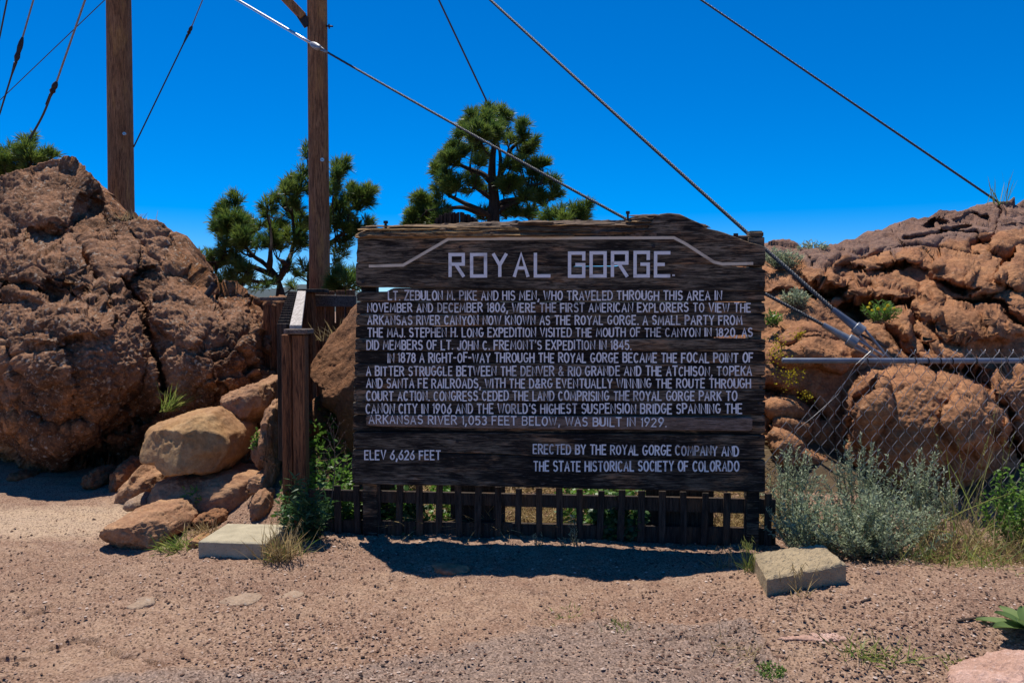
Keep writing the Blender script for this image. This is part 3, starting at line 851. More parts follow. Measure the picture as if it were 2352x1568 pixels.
boulder('boulder', 'large smooth tan boulder with a yellow stain on top of the stone pile', [(320, 1010), (330, 980), (352, 965), (400, 950), (440, 945), (470, 934), (500, 926), (528, 934), (560, 962), (585, 985), (592, 1010), (588, 1050), (560, 1085), (500, 1090), (430, 1095), (390, 1075), (375, 1062), (335, 1060), (322, 1040)], 6.6, 1.3, M['boulder_yellow'], 3, (0.06, 0.014, 0.0056), facets=[((-0.35, -1, 0.25), 0.75), ((0.6, -1, 0.1), 0.8)], lean=0.35)
boulder('boulder', 'tan boulder high in the pile, wedged against the wooden post', [(505, 925), (508, 905), (530, 895), (560, 885), (600, 870), (640, 858), (665, 860), (668, 930), (640, 960), (600, 978), (555, 970), (515, 955)], 7.25, 1.0, M['boulder'], 5, (0.07, 0.057, 0.0084), lean=0.3)
boulder('boulder', 'narrow upright reddish boulder right beside the wooden post', [(595, 960), (610, 925), (635, 910), (665, 905), (680, 960), (680, 1100), (672, 1160), (650, 1160), (632, 1080), (612, 1010)], 6.55, 0.8, M['boulder'], 7, (0.05, 0.067, 0.0112), lean=0.1)
boulder('boulder', 'wide reddish boulder under the yellow stained one, mostly in shade', [(335, 1130), (365, 1085), (430, 1065), (560, 1060), (630, 1070), (645, 1150), (625, 1205), (540, 1215), (430, 1212), (350, 1190)], 6.62, 1.1, M['boulder'], 9, (0.04, 0.028, 0.0070))
boulder('boulder', 'sloping reddish boulder at the lower left of the stone pile', [(262, 1150), (280, 1110), (305, 1085), (330, 1050), (350, 1070), (390, 1080), (400, 1110), (375, 1160), (320, 1185), (275, 1175)], 6.8, 0.7, M['boulder'], 11, (0.05, 0.028, 0.0070), lean=0.2)
boulder('boulder', 'big angular tan boulder lying in front of the pile', [(228, 1205), (232, 1185), (265, 1155), (300, 1146), (345, 1143), (385, 1145), (405, 1150), (432, 1172), (452, 1198), (455, 1225), (435, 1242), (405, 1255), (340, 1262), (300, 1266), (265, 1252), (245, 1235)], 5.62, 0.95, M['boulder'], 13, (0.05, 0.042, 0.0084), facets=[((-0.1, -1, -0.35), 0.62), ((-0.15, -0.2, 1), 0.86), ((0.9, -1, 0.4), 0.75)], lean=0.08, pw=3.4)
boulder('boulder', 'small rough orange brown stone behind the concrete slab', [(440, 1190), (455, 1168), (475, 1158), (500, 1162), (518, 1178), (526, 1200), (515, 1216), (470, 1220), (445, 1212)], 5.95, 0.4, M['boulder_orange'], 15, (0.08, 0.095, 0.0140), sub=5)
boulder('boulder', 'small rounded reddish stone at the foot of the post', [(572, 1185), (576, 1150), (590, 1125), (610, 1118), (628, 1128), (636, 1160), (628, 1190), (600, 1200)], 6.05, 0.4, M['boulder'], 17, (0.05, 0.038, 0.0084), sub=5)
boulder('boulder', 'reddish stone above the small rounded one, below the green vine', [(566, 1110), (575, 1085), (600, 1075), (625, 1085), (640, 1110), (640, 1135), (610, 1140), (580, 1130)], 6.3, 0.4, M['boulder'], 19, (0.05, 0.038, 0.0084), sub=5)
boulder('boulder', 'rounded stone jammed below the top boulders and behind the green vine', [(575, 1000), (585, 985), (610, 980), (640, 990), (650, 1040), (640, 1075), (600, 1080), (580, 1050)], 6.6, 0.5, M['boulder'], 20, (0.05, 0.038, 0.0084), sub=5)
boulder('boulder', 'low grey stone peeking out behind the front boulder', [(282, 1160), (290, 1140), (320, 1128), (345, 1135), (360, 1152), (350, 1170), (300, 1175)], 6.3, 0.4, M['stone_grey'], 21, (0.05, 0.02, 0.006), sub=5)
boulder('boulder', 'small pale block of stone between boulder and concrete slab', [(430, 1250), (432, 1228), (450, 1222), (478, 1225), (485, 1245), (480, 1262), (455, 1272), (435, 1266)], 5.45, 0.25, M['boulder_yellow'], 23, (0.06, 0.057, 0.0084), sub=5, facets=[((0, -1, 0.1), 0.7)])
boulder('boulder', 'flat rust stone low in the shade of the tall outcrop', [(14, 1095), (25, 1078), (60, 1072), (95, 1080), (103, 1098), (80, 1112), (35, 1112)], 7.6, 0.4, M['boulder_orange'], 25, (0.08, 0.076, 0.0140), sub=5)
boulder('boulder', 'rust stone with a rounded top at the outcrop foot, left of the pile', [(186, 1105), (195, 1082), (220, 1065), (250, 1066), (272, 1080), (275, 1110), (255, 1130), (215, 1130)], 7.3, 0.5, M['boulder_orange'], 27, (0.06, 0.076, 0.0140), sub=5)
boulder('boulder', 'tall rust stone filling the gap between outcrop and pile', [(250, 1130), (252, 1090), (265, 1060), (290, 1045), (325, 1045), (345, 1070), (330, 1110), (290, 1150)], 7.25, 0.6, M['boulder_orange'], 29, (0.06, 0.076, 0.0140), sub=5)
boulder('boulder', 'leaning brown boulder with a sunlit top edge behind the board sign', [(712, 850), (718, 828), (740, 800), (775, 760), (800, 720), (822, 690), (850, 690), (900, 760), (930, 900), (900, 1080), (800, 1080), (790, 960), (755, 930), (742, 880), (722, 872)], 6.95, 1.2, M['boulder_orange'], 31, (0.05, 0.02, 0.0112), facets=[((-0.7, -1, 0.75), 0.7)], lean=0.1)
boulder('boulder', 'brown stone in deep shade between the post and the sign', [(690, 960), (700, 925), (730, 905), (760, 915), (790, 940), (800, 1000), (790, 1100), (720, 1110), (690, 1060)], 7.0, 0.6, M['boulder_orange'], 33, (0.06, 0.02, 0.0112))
boulder('boulder', 'low stone showing just behind the handrail pickets', [(585, 705), (600, 690), (640, 676), (690, 680), (715, 700), (710, 740), (600, 740)], 9.6, 0.9, M['boulder_orange'], 35, (0.06, 0.057, 0.0112), sub=5)
boulder('boulder', 'pale pink rock cut off by the lower right corner', [(2172, 1585), (2186, 1566), (2212, 1548), (2256, 1534), (2304, 1524), (2352, 1508), (2420, 1490), (2490, 1500), (2500, 1630), (2400, 1670), (2220, 1650)], 3.36, 0.42, M['boulder_pink'], 37, (0.04, 0.05, 0.01), cat='rock', facets=[((0, -0.3, 1), 0.8)])
boulder('boulder', 'small dark stone lying against the pink corner rock', [(2262, 1538), (2280, 1520), (2310, 1516), (2345, 1506), (2395, 1500), (2410, 1520), (2360, 1545), (2300, 1548)], 3.5, 0.22, M['tar'], 38, (0.06, 0.05, 0.008), cat='stone', sub=5)
def flat_stone(label, cx, cy, w, h, ht, seed, mat, rot=0.0):
    c = G(cx, cy)
    bm = bmesh.new(); bmesh.ops.create_icosphere(bm, subdivisions=5, radius=1.0)
    d = np.array([v.co[:] for v in bm.verts]); faces = [[v.index for v in f.verts] for f in bm.faces]; bm.free()
    wx = w * c[1] / F / 2; wy = (G(cx, cy - h / 2)[1] - G(cx, cy + h / 2)[1]) / 2
    a = np.arctan2(d[:, 1], d[:, 0])
    k = 1 + 0.55 * fbm(np.stack([np.cos(a) * 1.3, np.sin(a) * 1.3, 0 * a + seed], -1), 3, seed)
    x, y = d[:, 0] * wx * k, d[:, 1] * wy * k
    z = np.sign(d[:, 2]) * np.abs(d[:, 2]) ** 0.6 * ht
    x, y = x * math.cos(rot) - y * math.sin(rot), x * math.sin(rot) + y * math.cos(rot)
    p = np.stack([x + c[0], y + c[1], z + gh(c[0], c[1])], -1)
    p[:, 2] += 0.012 * fbm(p * 9, 3, seed + 1)
    m = MB(); m.add(p, faces)
    return tag(m.build('embedded_stone', mat, None, True), label, 'stone')
flat_stone('pale stone sunk in the dirt, alone left of centre', 332, 1386, 60, 30, 0.02, 41, M['stone_grey'])
flat_stone('grey pointed stone sunk in the dirt in front of the slab', 548, 1376, 78, 30, 0.012, 43, M['stone_grey'], 0.5)
flat_stone('barely exposed pale stone in the dirt, right of the grey pointed one', 660, 1366, 50, 26, 0.007, 45, M['stone_grey'], -0.6)
flat_stone('buried smooth stone in the shadow of the sign', 1028, 1312, 84, 22, 0.03, 47, M['boulder'])
flat_stone('long flat orange pink stone flush with the ground behind the grass sprawl', 1900, 1488, 200, 18, 0.009, 49, M['boulder_pink'], 0.12)
# ------------------------------------------------------------------ the board sign
S0 = P(820, 900, 5.52); S1 = P(1757, 900, 5.32)
SU = (S1 - S0) * [1, 1, 0]; SU /= np.linalg.norm(SU)
SN = np.array([SU[1], -SU[0], 0.0])                        # towards the viewer
SZ = np.array([0, 0, 1.0])
CAMP = np.array([0, 0, CAM_H])

def suv(px, py, off=0.0):
    """sign plane coordinates of the point seen at (px, py); off metres in front of the plane"""
    px, py = np.asarray(px, float), np.asarray(py, float)
    d = P(px, py, 1.0) - CAMP
    o = S0 + SN * off
    t = ((o - CAMP) @ SN) / (d @ SN)
    w = CAMP + d * t[..., None] - S0
    return w @ SU, w[..., 2]

def sw(u, v, off=0.0):
    u, v = np.asarray(u, float), np.asarray(v, float)
    return S0 + SU * u[..., None] + SZ * v[..., None] + SN * np.asarray(off, float)[..., None]

sign_base = S0 + SU * 1.4; sign_base[2] = 0.0
sign = thing('board_sign', 'large blackened wooden board sign with white painted lettering', 'sign', sign_base)

def board(name, tp, bp, off, thick, mat, seed, jag=0.004, nx=110, parent=sign, label=None, end_jag=0.006, warp=0.004):
    tp, bp = np.array(tp, float), np.array(bp, float)
    x0, x1 = max(tp[0, 0], bp[0, 0]), min(tp[-1, 0], bp[-1, 0])
    px = np.linspace(x0, x1, nx)
    ut, vt = suv(px, np.interp(px, tp[:, 0], tp[:, 1]), off)
    ub, vb = suv(px, np.interp(px, bp[:, 0], bp[:, 1]), off)
    k = np.arange(nx)
    s1 = np.stack([px / 60, 0 * px + seed * 3.1, 0 * px], -1); s2 = s1 + [0, 50, 0]
    vt = vt + jag * fbm(s1 * 1.0, 4, seed) ; vb = vb + jag * fbm(s2 * 1.0, 4, seed + 1)
    wv = warp * fbm(s1 * 0.35, 3, seed + 2)
    rows = 5
    secs = []
    rr = 0.006
    for i in range(nx):
        u = (ut[i] + ub[i]) / 2
        a, b = vb[i], vt[i]
        if i in (0, nx - 1): a, b = a + rr, b - rr
        prof = [(a, off - rr), (a + rr, off)] + [(a + rr + (b - a - 2 * rr) * q / rows, off) for q in range(1, rows)] + [(b - rr, off), (b, off - rr), (b, off - thick), (a, off - thick)]
        j = 0.0
        if i in (0, nx - 1):
            secs.append([sw(np.array(u) + end_jag * vnoise(np.array([q * 1.7, seed, i * 3.0]), seed) * (1 if 0 else 1), np.array(z), np.array(o + wv[i] - 0.004)) for q, (z, o) in enumerate(prof)])
        else:
            secs.append([sw(np.array(u), np.array(z), np.array(o + wv[i])) for z, o in prof])
    m = MB(); m.loft(np.array(secs), True)
    o = m.build(name, mat, parent, False)
    if label: o['label'] = label
    return o

XL, XR = 820, 1757
hd_top = [(820, 549), (840, 547), (900, 543), (960, 541), (1100, 541), (1330, 540), (1440, 538), (1485, 530), (1500, 502), (1512, 492), (1535, 488), (1562, 491), (1585, 502), (1610, 513), (1625, 524), (1650, 530), (1690, 545), (1722, 558), (1757, 566)]
board('board', hd_top, [(819, 605), (1000, 606), (1200, 611), (1340, 609), (1600, 607), (1757, 612)], 0.012, 0.075, M['sign_wood'], 1, 0.006, 130)
board('board', [(818, 602), (1000, 603), (1200, 608), (1296, 607), (1306, 611.5), (1420, 611), (1428, 605), (1600, 604), (1660, 606), (1690, 612), (1757, 618)], [(818, 658), (900, 660), (1100, 664), (1300, 666), (1757, 669)], 0.0085, 0.075, M['sign_wood'], 2, 0.004, 130)
rows_y = [(661, 692.6), (692.6, 720), (720, 748.6), (748.6, 777), (777, 806.2), (806.2, 834.4), (834.4, 864.6), (864.6, 893.6), (893.6, 922), (922, 951.6)]
seeds = 10
for k, (a, b) in enumerate(rows_y):
    xl = 820 - k * 0.9
    off = [0, -0.004, 0.002, -0.006, 0.001, -0.003, 0.003, -0.002, 0.002, -0.004][k]
    tp, bp = [(xl, a), (1757, a)], [(xl, b), (1757, b)]
    if k == 0: tp = [(xl, 671), (892, 669), (900, 661), (1757, 666)]
    if k == 1: bp = [(xl, b + 1), (1300, b + 4), (1500, b + 5), (1757, b - 1)]; tp = [(xl, a), (1757, a + 1)]
    if k == 2: tp = [(xl, a + 1), (1300, a + 4), (1500, a + 5), (1757, a - 1)]; bp = [(xl, b), (1500, b), (1660, b + 3), (1757, b + 13)]
    if k == 3: tp = [(xl, a), (1500, a), (1660, a + 3), (1724, a + 9)]; bp = [(xl, b), (1600, b), (1650, 773), (1724, 768)]
    board('board', tp, bp, off, 0.05, M['sign_wood'], seeds + k * 3, 0.0025)
# backing battens behind the last rows, and the pale replacement plank
board('board', [(811, 952.5), (1757, 952.5)], [(811, 990), (1757, 997)], -0.02, 0.05, M['sign_wood'], 60, 0.002)
board('plank', [(841, 952), (1300, 955), (1728, 958)], [(841, 978), (1100, 984), (1729, 990)], 0.018, 0.034, M['sign_wood_pale'], 63, 0.0018, label='paler brown replacement plank with the last line of text')
board('board', [(811, 991.5), (1100, 993), (1757, 999)], [(811, 1030), (900, 1036), (1150, 1043), (1300, 1052), (1757, 1054)], 0.004, 0.06, M['sign_wood'], 66, 0.003)
board('board', [(809, 1031.5), (900, 1037.5), (1150, 1044.5), (1300, 1053.5), (1757, 1055.5)], [(809, 1111), (1100, 1116), (1300, 1121), (1600, 1127), (1757, 1131)], 0.006, 0.06, M['sign_wood'], 69, 0.004)
# posts behind the boards
for (a, b, top) in ((828, 862, 520), (1722, 1752, 530)):
    m = MB()
    ua, va = suv(a, top, -0.07); ub, vb = suv(b, top, -0.07)
    o_ = sw(ua, np.array(-S0[2] - 0.1), np.array(-0.17))
    m.box(o_, SU * (ub - ua), -SN * -0.1, SZ * (va + S0[2] + 0.1), 0.006)
    m.build('post', M['sign_wood'], sign)
# broad dark boards added behind the fence to black out gaps below the sign
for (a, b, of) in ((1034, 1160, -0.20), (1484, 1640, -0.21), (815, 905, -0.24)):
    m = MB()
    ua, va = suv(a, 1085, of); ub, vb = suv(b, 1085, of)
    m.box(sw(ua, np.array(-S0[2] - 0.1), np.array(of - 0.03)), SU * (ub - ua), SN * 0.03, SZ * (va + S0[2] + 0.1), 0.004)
    m.build('dark_fill_board', M['picket_wood'], sign)
# stump like end of a thick upright behind the top edge
m = MB()
for k in range(46):
    x = 1000 + k * 2.1 + rng.uniform(-1, 1)
    tpy = np.interp(x, [1000, 1010, 1030, 1060, 1080, 1096], [506, 495, 489, 488, 494, 506]) + rng.uniform(-2, 3)
    of = -0.10 - rng.random() * 0.05
    u0, v0 = suv(x, tpy, of); u1, v1 = suv(x, 545, of)
    w = 0.0035 + rng.random() * 0.004
    m.box(sw(u0 - w, v1, np.array(of)), SU * 2 * w, -SN * (0.01 + 0.02 * rng.random()), SZ * (v0 - v1), 0.001)
m.build('splintered_stump', M['bark'], sign)
# torn weathered beam lying along the top edge, made of long splinters
lt = np.array([(818, 533), (845, 524), (880, 521), (905, 517), (960, 514), (1030, 512), (1100, 508), (1200, 506), (1330, 505), (1440, 503), (1452, 497), (1478, 492), (1510, 498)], float)
px = np.linspace(818, 1508, 300)
yt_ = np.interp(px, lt[:, 0], lt[:, 1]) + 2.2 * fbm(np.stack([px / 16, 0 * px, 0 * px], -1), 4, 71)
fr = [(0.0, 0.014), (0.10, 0.034), (0.25, 0.036), (0.42, 0.024), (0.58, 0.012), (0.74, -0.004), (0.88, -0.022), (1.0, -0.042), (1.0, -0.085), (0.0, -0.085)]
secs, tn = [], []
for i in range(len(px)):
    u1, vtop = suv(px[i], yt_[i], 0.0); _, vbot = suv(px[i], 547.5, 0.0)
    row = []
    for k, (a, o) in enumerate(fr):
        q = np.array([px[i] / 55.0, a * 9.0, 1.0])
        d_ = (0.016 * ridged(q[None], 4, 72)[0] + 0.006 * vnoise(q * 5, 73)) if 0 < k < 8 else 0.0
        flat = sstep(1120, 1200, px[i])
        o2 = o * (1 - 0.55 * flat) - 0.01 * flat
        row.append(sw(u1, vbot + (vtop - vbot) * a, np.array(o2 + d_)))
        tn.append(float(np.clip((0.55 + 0.7 * fbm(np.array([[px[i] / 70.0, a * 7.0, 4.0]]), 3, 74)[0]) * (1 - 0.85 * sstep(1080, 1300, px[i] + 150 * a)), 0, 1)))
    secs.append(row)
m = MB(); m.loft(np.array(secs), True, np.array(tn))
m.build('torn_log', M['splinter'], sign)['label'] = 'splintered yellowish torn log along the top edge'
m = MB()
def splinter(xa, xb, y, h, off, d, tint, sl=0.0):
    n = 14
    px = np.linspace(xa, xb, n)
    t = np.linspace(0, 1, n)
    sh = np.sin(np.pi * np.clip(t * 0.94 + 0.03, 0, 1)) ** 0.45
    yy = y + sl * (px - xa) + 2.0 * fbm(np.stack([px / 25, 0 * px + y, 0 * px + xa], -1), 3, int(xa) % 97)
    secs = []
    for i in range(n):
        u, v = suv(px[i], yy[i], off)
        hh = h * sh[i] * (0.7 + 0.5 * rng.random()) * 0.003
        dd = d * sh[i]
        secs.append([sw(u, v + hh * s_, np.array(off + dd * o_)) for s_, o_ in ((-1, 0.9), (-0.6, 1.0), (1.0, -0.3), (1, -1), (-0.2, -1.2), (-1, -0.6))])
    m.loft(np.array(secs), True, tint)
for k in range(26):
    xa = rng.uniform(815, 1330); L_ = rng.uniform(60, 240)
    xb = min(xa + L_, 1360)
    base_y = np.interp((xa + xb) / 2, [820, 860, 900, 1000, 1150, 1300], [540, 533, 529, 528, 531, 535])
    _r = rng.random()
    splinter(xa, xb, base_y - 12 + 20 * _r, rng.uniform(1.6, 3.2), -0.01 + 0.045 * _r + rng.uniform(-0.005, 0.005), 0.02, rng.uniform(0.35, 1.0), rng.uniform(-0.015, 0.012))
for k in range(16):
    xa = rng.uniform(1110, 1440); xb = min(xa + rng.uniform(60, 200), 1500)
    splinter(xa, xb, rng.uniform(507, 532), rng.uniform(2.0, 4.0), rng.uniform(-0.02, 0.02), 0.022, rng.choice((0.02, 0.1, 0.15, 0.6, 0.8)), rng.uniform(-0.01, 0.01))
for k in range(14):
    xa = rng.uniform(1440, 1600); xb = xa + rng.uniform(50, 150)
    yb = np.interp((xa + xb) / 2, [1450, 1540, 1600, 1650, 1700], [502, 491, 512, 526, 541])
    splinter(xa, min(xb, 1712), yb + rng.uniform(-2, 9), rng.uniform(1.6, 3.2), rng.uniform(-0.05, 0.005), 0.018, rng.choice((0.0, 0.03, 0.08, 0.2)), np.interp((xa + xb) / 2, [1450, 1530, 1600, 1700], [-0.1, 0.03, 0.22, 0.28]))
m.build('splinters', M['splinter'], sign)
# right end cap of the beam
m = MB()
for (xa, xb, y0, y1, of) in ((1723, 1754, 533, 543, -0.03), (1720, 1756, 544.5, 566, -0.02), (1640, 1722, 541, 552, -0.06)):
    u0, v0 = suv(xa, y0, of); u1, v1 = suv(xb, y1, of)
    m.box(sw(u0, v1, np.array(of - 0.1)), SU * (u1 - u0), SN * 0.1, SZ * (v0 - v1), 0.004)
m.build('beam_end', M['sign_wood'], sign)
def bolt(px, py, y2, r=0.009):
    m = MB()
    u, v = suv(px, py, -0.02); u2, v2 = suv(px, y2, -0.02)
    a, b = sw(u, v, np.array(-0.02)), sw(u, v2, np.array(-0.02))
    m.tube([b, a], r, 8)
    m.tube([a - SZ * 0.004, a + SZ * 0.014], r * 1.8, 8)
    m.build('bolt', M['iron'], sign)
bolt(886, 512, 530); bolt(1442, 490, 522, 0.008); bolt(1690, 541, 560)
def washer(px, py, off=0.013, r=0.011):
    m = MB()
    c = sw(*suv(px, py, off), np.array(off))
    m.tube([c - SN * 0.004, c + SN * 0.006], r, 10); m.tube([c + SN * 0.006, c + SN * 0.014], r * 0.55, 6)
    m.build('bolt_head', M['iron'], sign)
for q in ((1057, 568), (1501, 566), (834, 648), (1748, 655), (1050, 1061 - 47), (1527, 1006), (835, 786), (835, 923), (1744, 927), (1748, 708), (1748, 797), (1760 - 12, 890), (1749, 1004)):
    washer(*q, off=0.016 if q[1] < 660 else 0.01)

# --- lettering: routed single stroke capitals
def arc(cx, cy, rx, ry, a0, a1, n=7):
    return [(cx + rx * math.cos(math.radians(a0 + (a1 - a0) * i / n)), cy + ry * math.sin(math.radians(a0 + (a1 - a0) * i / n))) for i in range(n + 1)]
FT = {
 'A': (.56, [[(0, 0), (.28, 1), (.56, 0)], [(.1, .34), (.46, .34)]]),
 'B': (.52, [[(0, 0), (0, 1), (.32, 1)] + arc(.3, .77, .2, .23, 80, -80, 5) + [(0, .54)], [(.3, .54)] + arc(.3, .27, .23, .27, 80, -80, 5) + [(0, 0)]]),
 'C': (.54, [arc(.28, .5, .27, .5, 48, 312, 11)]),
 'D': (.54, [[(0, 0), (0, 1), (.22, 1)] + arc(.22, .5, .32, .5, 80, -80, 7) + [(.22, 0), (0, 0)]]),
 'E': (.46, [[(.46, 1), (0, 1), (0, 0), (.46, 0)], [(0, .52), (.38, .52)]]),
 'F': (.46, [[(.46, 1), (0, 1), (0, 0)], [(0, .52), (.38, .52)]]),
 'G': (.56, [arc(.28, .5, .28, .5, 50, 330, 11) + [(.56, .44), (.32, .44)]]),
 'H': (.54, [[(0, 0), (0, 1)], [(.54, 0), (.54, 1)], [(0, .52), (.54, .52)]]),
 'I': (.02, [[(0, 0), (0, 1)]]),
 'J': (.38, [[(.38, 1), (.38, .25)] + arc(.19, .2, .19, .2, 0, -180, 6)]),
 'K': (.52, [[(0, 0), (0, 1)], [(.5, 1), (.02, .45)], [(.16, .6), (.52, 0)]]),
 'L': (.44, [[(0, 1), (0, 0), (.44, 0)]]),
 'M': (.66, [[(0, 0), (.06, 1), (.33, .25), (.6, 1), (.66, 0)]]),
 'N': (.54, [[(0, 0), (0, 1), (.54, 0), (.54, 1)]]),
 'O': (.56, [arc(.28, .5, .28, .5, 90, 450, 14)]),
 'P': (.5, [[(0, 0), (0, 1), (.28, 1)] + arc(.26, .74, .24, .26, 80, -80, 6) + [(0, .48)]]),
 'R': (.54, [[(0, 0), (0, 1), (.28, 1)] + arc(.26, .76, .24, .24, 80, -80, 6) + [(0, .52)], [(.24, .5), (.54, 0)]]),
 'S': (.5, [arc(.25, .75, .23, .25, 35, 250, 7) + arc(.25, .26, .24, .26, 70, -145, 7)]),
 'T': (.54, [[(0, 1), (.54, 1)], [(.27, 1), (.27, 0)]]),
 'U': (.54, [[(0, 1), (0, .28)] + arc(.27, .28, .27, .28, 180, 360, 7) + [(.54, 1)]]),
 'V': (.56, [[(0, 1), (.28, 0), (.56, 1)]]),
 'W': (.78, [[(0, 1), (.19, 0), (.39, .9), (.59, 0), (.78, 1)]]),
 'X': (.54, [[(0, 0), (.54, 1)], [(0, 1), (.54, 0)]]),
 'Y': (.54, [[(0, 1), (.27, .48), (.54, 1)], [(.27, .48), (.27, 0)]]),
 'Z': (.5, [[(0, 1), (.5, 1), (0, 0), (.5, 0)]]),
 '0': (.5, [arc(.25, .5, .25, .5, 90, 450, 12)]),
 '1': (.12, [[(0, .84), (.12, 1), (.12, 0)]]),
 '2': (.5, [arc(.25, .74, .24, .26, 160, -30, 7) + [(0, 0), (.5, 0)]]),
 '3': (.46, [arc(.22, .76, .22, .24, 145, -80, 6), arc(.22, .27, .24, .27, 85, -145, 6)]),
 '4': (.52, [[(.38, 0), (.38, 1), (0, .3), (.52, .3)]]),
 '5': (.48, [[(.44, 1), (.06, 1), (.03, .58)] + arc(.22, .32, .25, .32, 110, -140, 8)]),
 '6': (.5, [[(.42, 1), (.1, .52)] + arc(.25, .29, .24, .29, 160, -200, 11)]),
 '7': (.48, [[(0, 1), (.48, 1), (.16, 0)]]),
 '8': (.48, [arc(.24, .76, .2, .24, 90, 450, 10), arc(.24, .27, .24, .27, 90, 450, 10)]),
 '9': (.5, [[(.12, 0), (.42, .5)] + arc(.25, .71, .24, .29, -20, 340, 11)]),
 '.': (.06, [[(.0, .02), (.06, .02)]]),
 ',': (.1, [[(.09, .08), (.0, -.22)]]),
 "'": (.06, [[(.05, 1.02), (.02, .78)]]),
 '-': (.3, [[(0, .5), (.3, .5)]]),
 '&': (.6, [[(.58, 0), (.14, .72)] + arc(.27, .82, .14, .18, 200, -40, 7) + [(.05, .38)] + arc(.22, .2, .21, .2, 160, 330, 6) + [(.56, .42)]]),
}
def stroke(m, pts, w, off, tint=0.5):
    """flat ribbon of width w (sign plane units) along pts, mitred"""
    p = np.array(pts, float)
    closed = len(p) > 3 and np.hypot(*(p[0] - p[-1])) < 1e-6
    if not closed:
        d0 = p[0] - p[1]; p[0] = p[0] + d0 / (np.hypot(*d0) + 1e-9) * w * 0.3
        d1 = p[-1] - p[-2]; p[-1] = p[-1] + d1 / (np.hypot(*d1) + 1e-9) * w * 0.3
    n = len(p)
    t = np.diff(p, axis=0); t /= np.hypot(t[:, 0], t[:, 1])[:, None] + 1e-9
    nn = np.stack([-t[:, 1], t[:, 0]], 1)
    L_, R_ = [], []
    for i in range(n):
        a = nn[i - 1] if i > 0 else (nn[-1] if closed else nn[0])
        b = nn[i] if i < n - 1 else (nn[0] if closed else nn[-1])
        mm = a + b; q = mm @ mm
        mit = mm * (2 / max(q, 0.9)) if q > 1e-6 else a
        L_.append(p[i] + mit * w / 2); R_.append(p[i] - mit * w / 2)
    vs = [sw(np.array(x), np.array(y), np.array(off)) for x, y in L_] + [sw(np.array(x), np.array(y), np.array(off)) for x, y in R_]
    m.add(vs, [(i, i + 1, n + i + 1, n + i) for i in range(n - 1)], tint)

def text_line(txt, x0, x1, yt0, yb0, off, mat, name='lettering', wk=0.155, yt1=None, yb1=None, seed=0):
    rg = random.Random(seed)
    sp, gap = 0.42, 0.25
    adv = [(FT[c][0] + gap) if c != ' ' else sp for c in txt]
    tot = sum(adv) - gap
    ux0, vt0 = suv(x0, yt0, off); _, vb0 = suv(x0, yb0, off)
    ux1, vt1 = suv(x1, yt1 or yt0, off); _, vb1 = suv(x1, yb1 or yb0, off)
    k = (ux1 - ux0) / tot
    m = MB(); q = 0.0; z = 0
    for c, a in zip(txt, adv):
        if c != ' ':
            f = q / tot
            hb = vb0 + (vb1 - vb0) * f; H = (vt0 - vb0) + ((vt1 - vb1) - (vt0 - vb0)) * f
            jx, jy, js = rg.gauss(0, 0.012), rg.gauss(0, 0.018) * H, 1 + rg.gauss(0, 0.02)
            ww = wk * H * (1 + rg.gauss(0, 0.07))
            sl = rg.gauss(0, 0.015)
            for pl in FT[c][1]:
                z += 1
                stroke(m, [(ux0 + k * (q + jx + x * js + sl * y), hb + jy + y * H * js) for x, y in pl], ww, off + 0.00025 * (z % 5), 0.5)
        q += a
    m.build(name, mat, sign)

LT = 0.0105
text_line('LT. ZEBULON M. PIKE AND HIS MEN, WHO TRAVELED THROUGH THIS AREA IN', 892, 1657, 668.5, 688.5, LT, M['paint'], seed=1)
text_line('NOVEMBER AND DECEMBER 1806, WERE THE FIRST AMERICAN EXPLORERS TO VIEW THE', 844, 1724, 696.5, 716, LT, M['paint'], seed=2)
text_line('ARKANSAS RIVER CANYON NOW KNOWN AS THE ROYAL GORGE. A SMALL PARTY FROM', 845, 1704, 725, 745, LT, M['paint'], seed=3)
text_line('THE MAJ. STEPHEN H. LONG EXPEDITION VISITED THE MOUTH OF THE CANYON IN 1820, AS', 845, 1728, 753.5, 773.5, LT, M['paint'], seed=4, yb1=772)
text_line("DID MEMBERS OF LT. JOHN C. FREMONT'S EXPEDITION IN 1845.", 843, 1450, 782, 802, LT, M['paint'], seed=5)
text_line('IN 1878 A RIGHT-OF-WAY THROUGH THE ROYAL GORGE BECAME THE FOCAL POINT OF', 891, 1729, 811, 831.5, LT, M['paint'], seed=6)
text_line('A BITTER STRUGGLE BETWEEN THE DENVER & RIO GRANDE AND THE ATCHISON, TOPEKA', 842, 1726, 841.5, 862, LT, M['paint'], seed=7)
text_line('AND SANTA FE RAILROADS, WITH THE D&RG EVENTUALLY WINNING THE ROUTE THROUGH', 842, 1724, 870, 890, LT, M['paint'], seed=8)
text_line('COURT ACTION. CONGRESS CEDED THE LAND COMPRISING THE ROYAL GORGE PARK TO', 842, 1692, 898.5, 919, LT, M['paint'], seed=9)
text_line("CANON CITY IN 1906 AND THE WORLD'S HIGHEST SUSPENSION BRIDGE SPANNING THE", 841, 1704, 927.5, 948.5, LT, M['paint'], seed=10)
text_line('ARKANSAS RIVER 1,053 FEET BELOW, WAS BUILT IN 1929.', 848, 1530, 953.5, 972, 0.0225, M['paint_title'], seed=11, yt1=959.5, yb1=979)
text_line('ELEV 6,626 FEET', 838, 1011, 1034.5, 1054.5, 0.013, M['paint'], seed=12)
text_line('ERECTED BY THE ROYAL GORGE COMPANY AND', 1225, 1696, 1020.5, 1041, 0.0115, M['paint'], seed=13, yt1=1025, yb1=1046)
text_line('THE STATE HISTORICAL SOCIETY OF COLORADO', 1226, 1697, 1059, 1081, 0.013, M['paint'], seed=14)
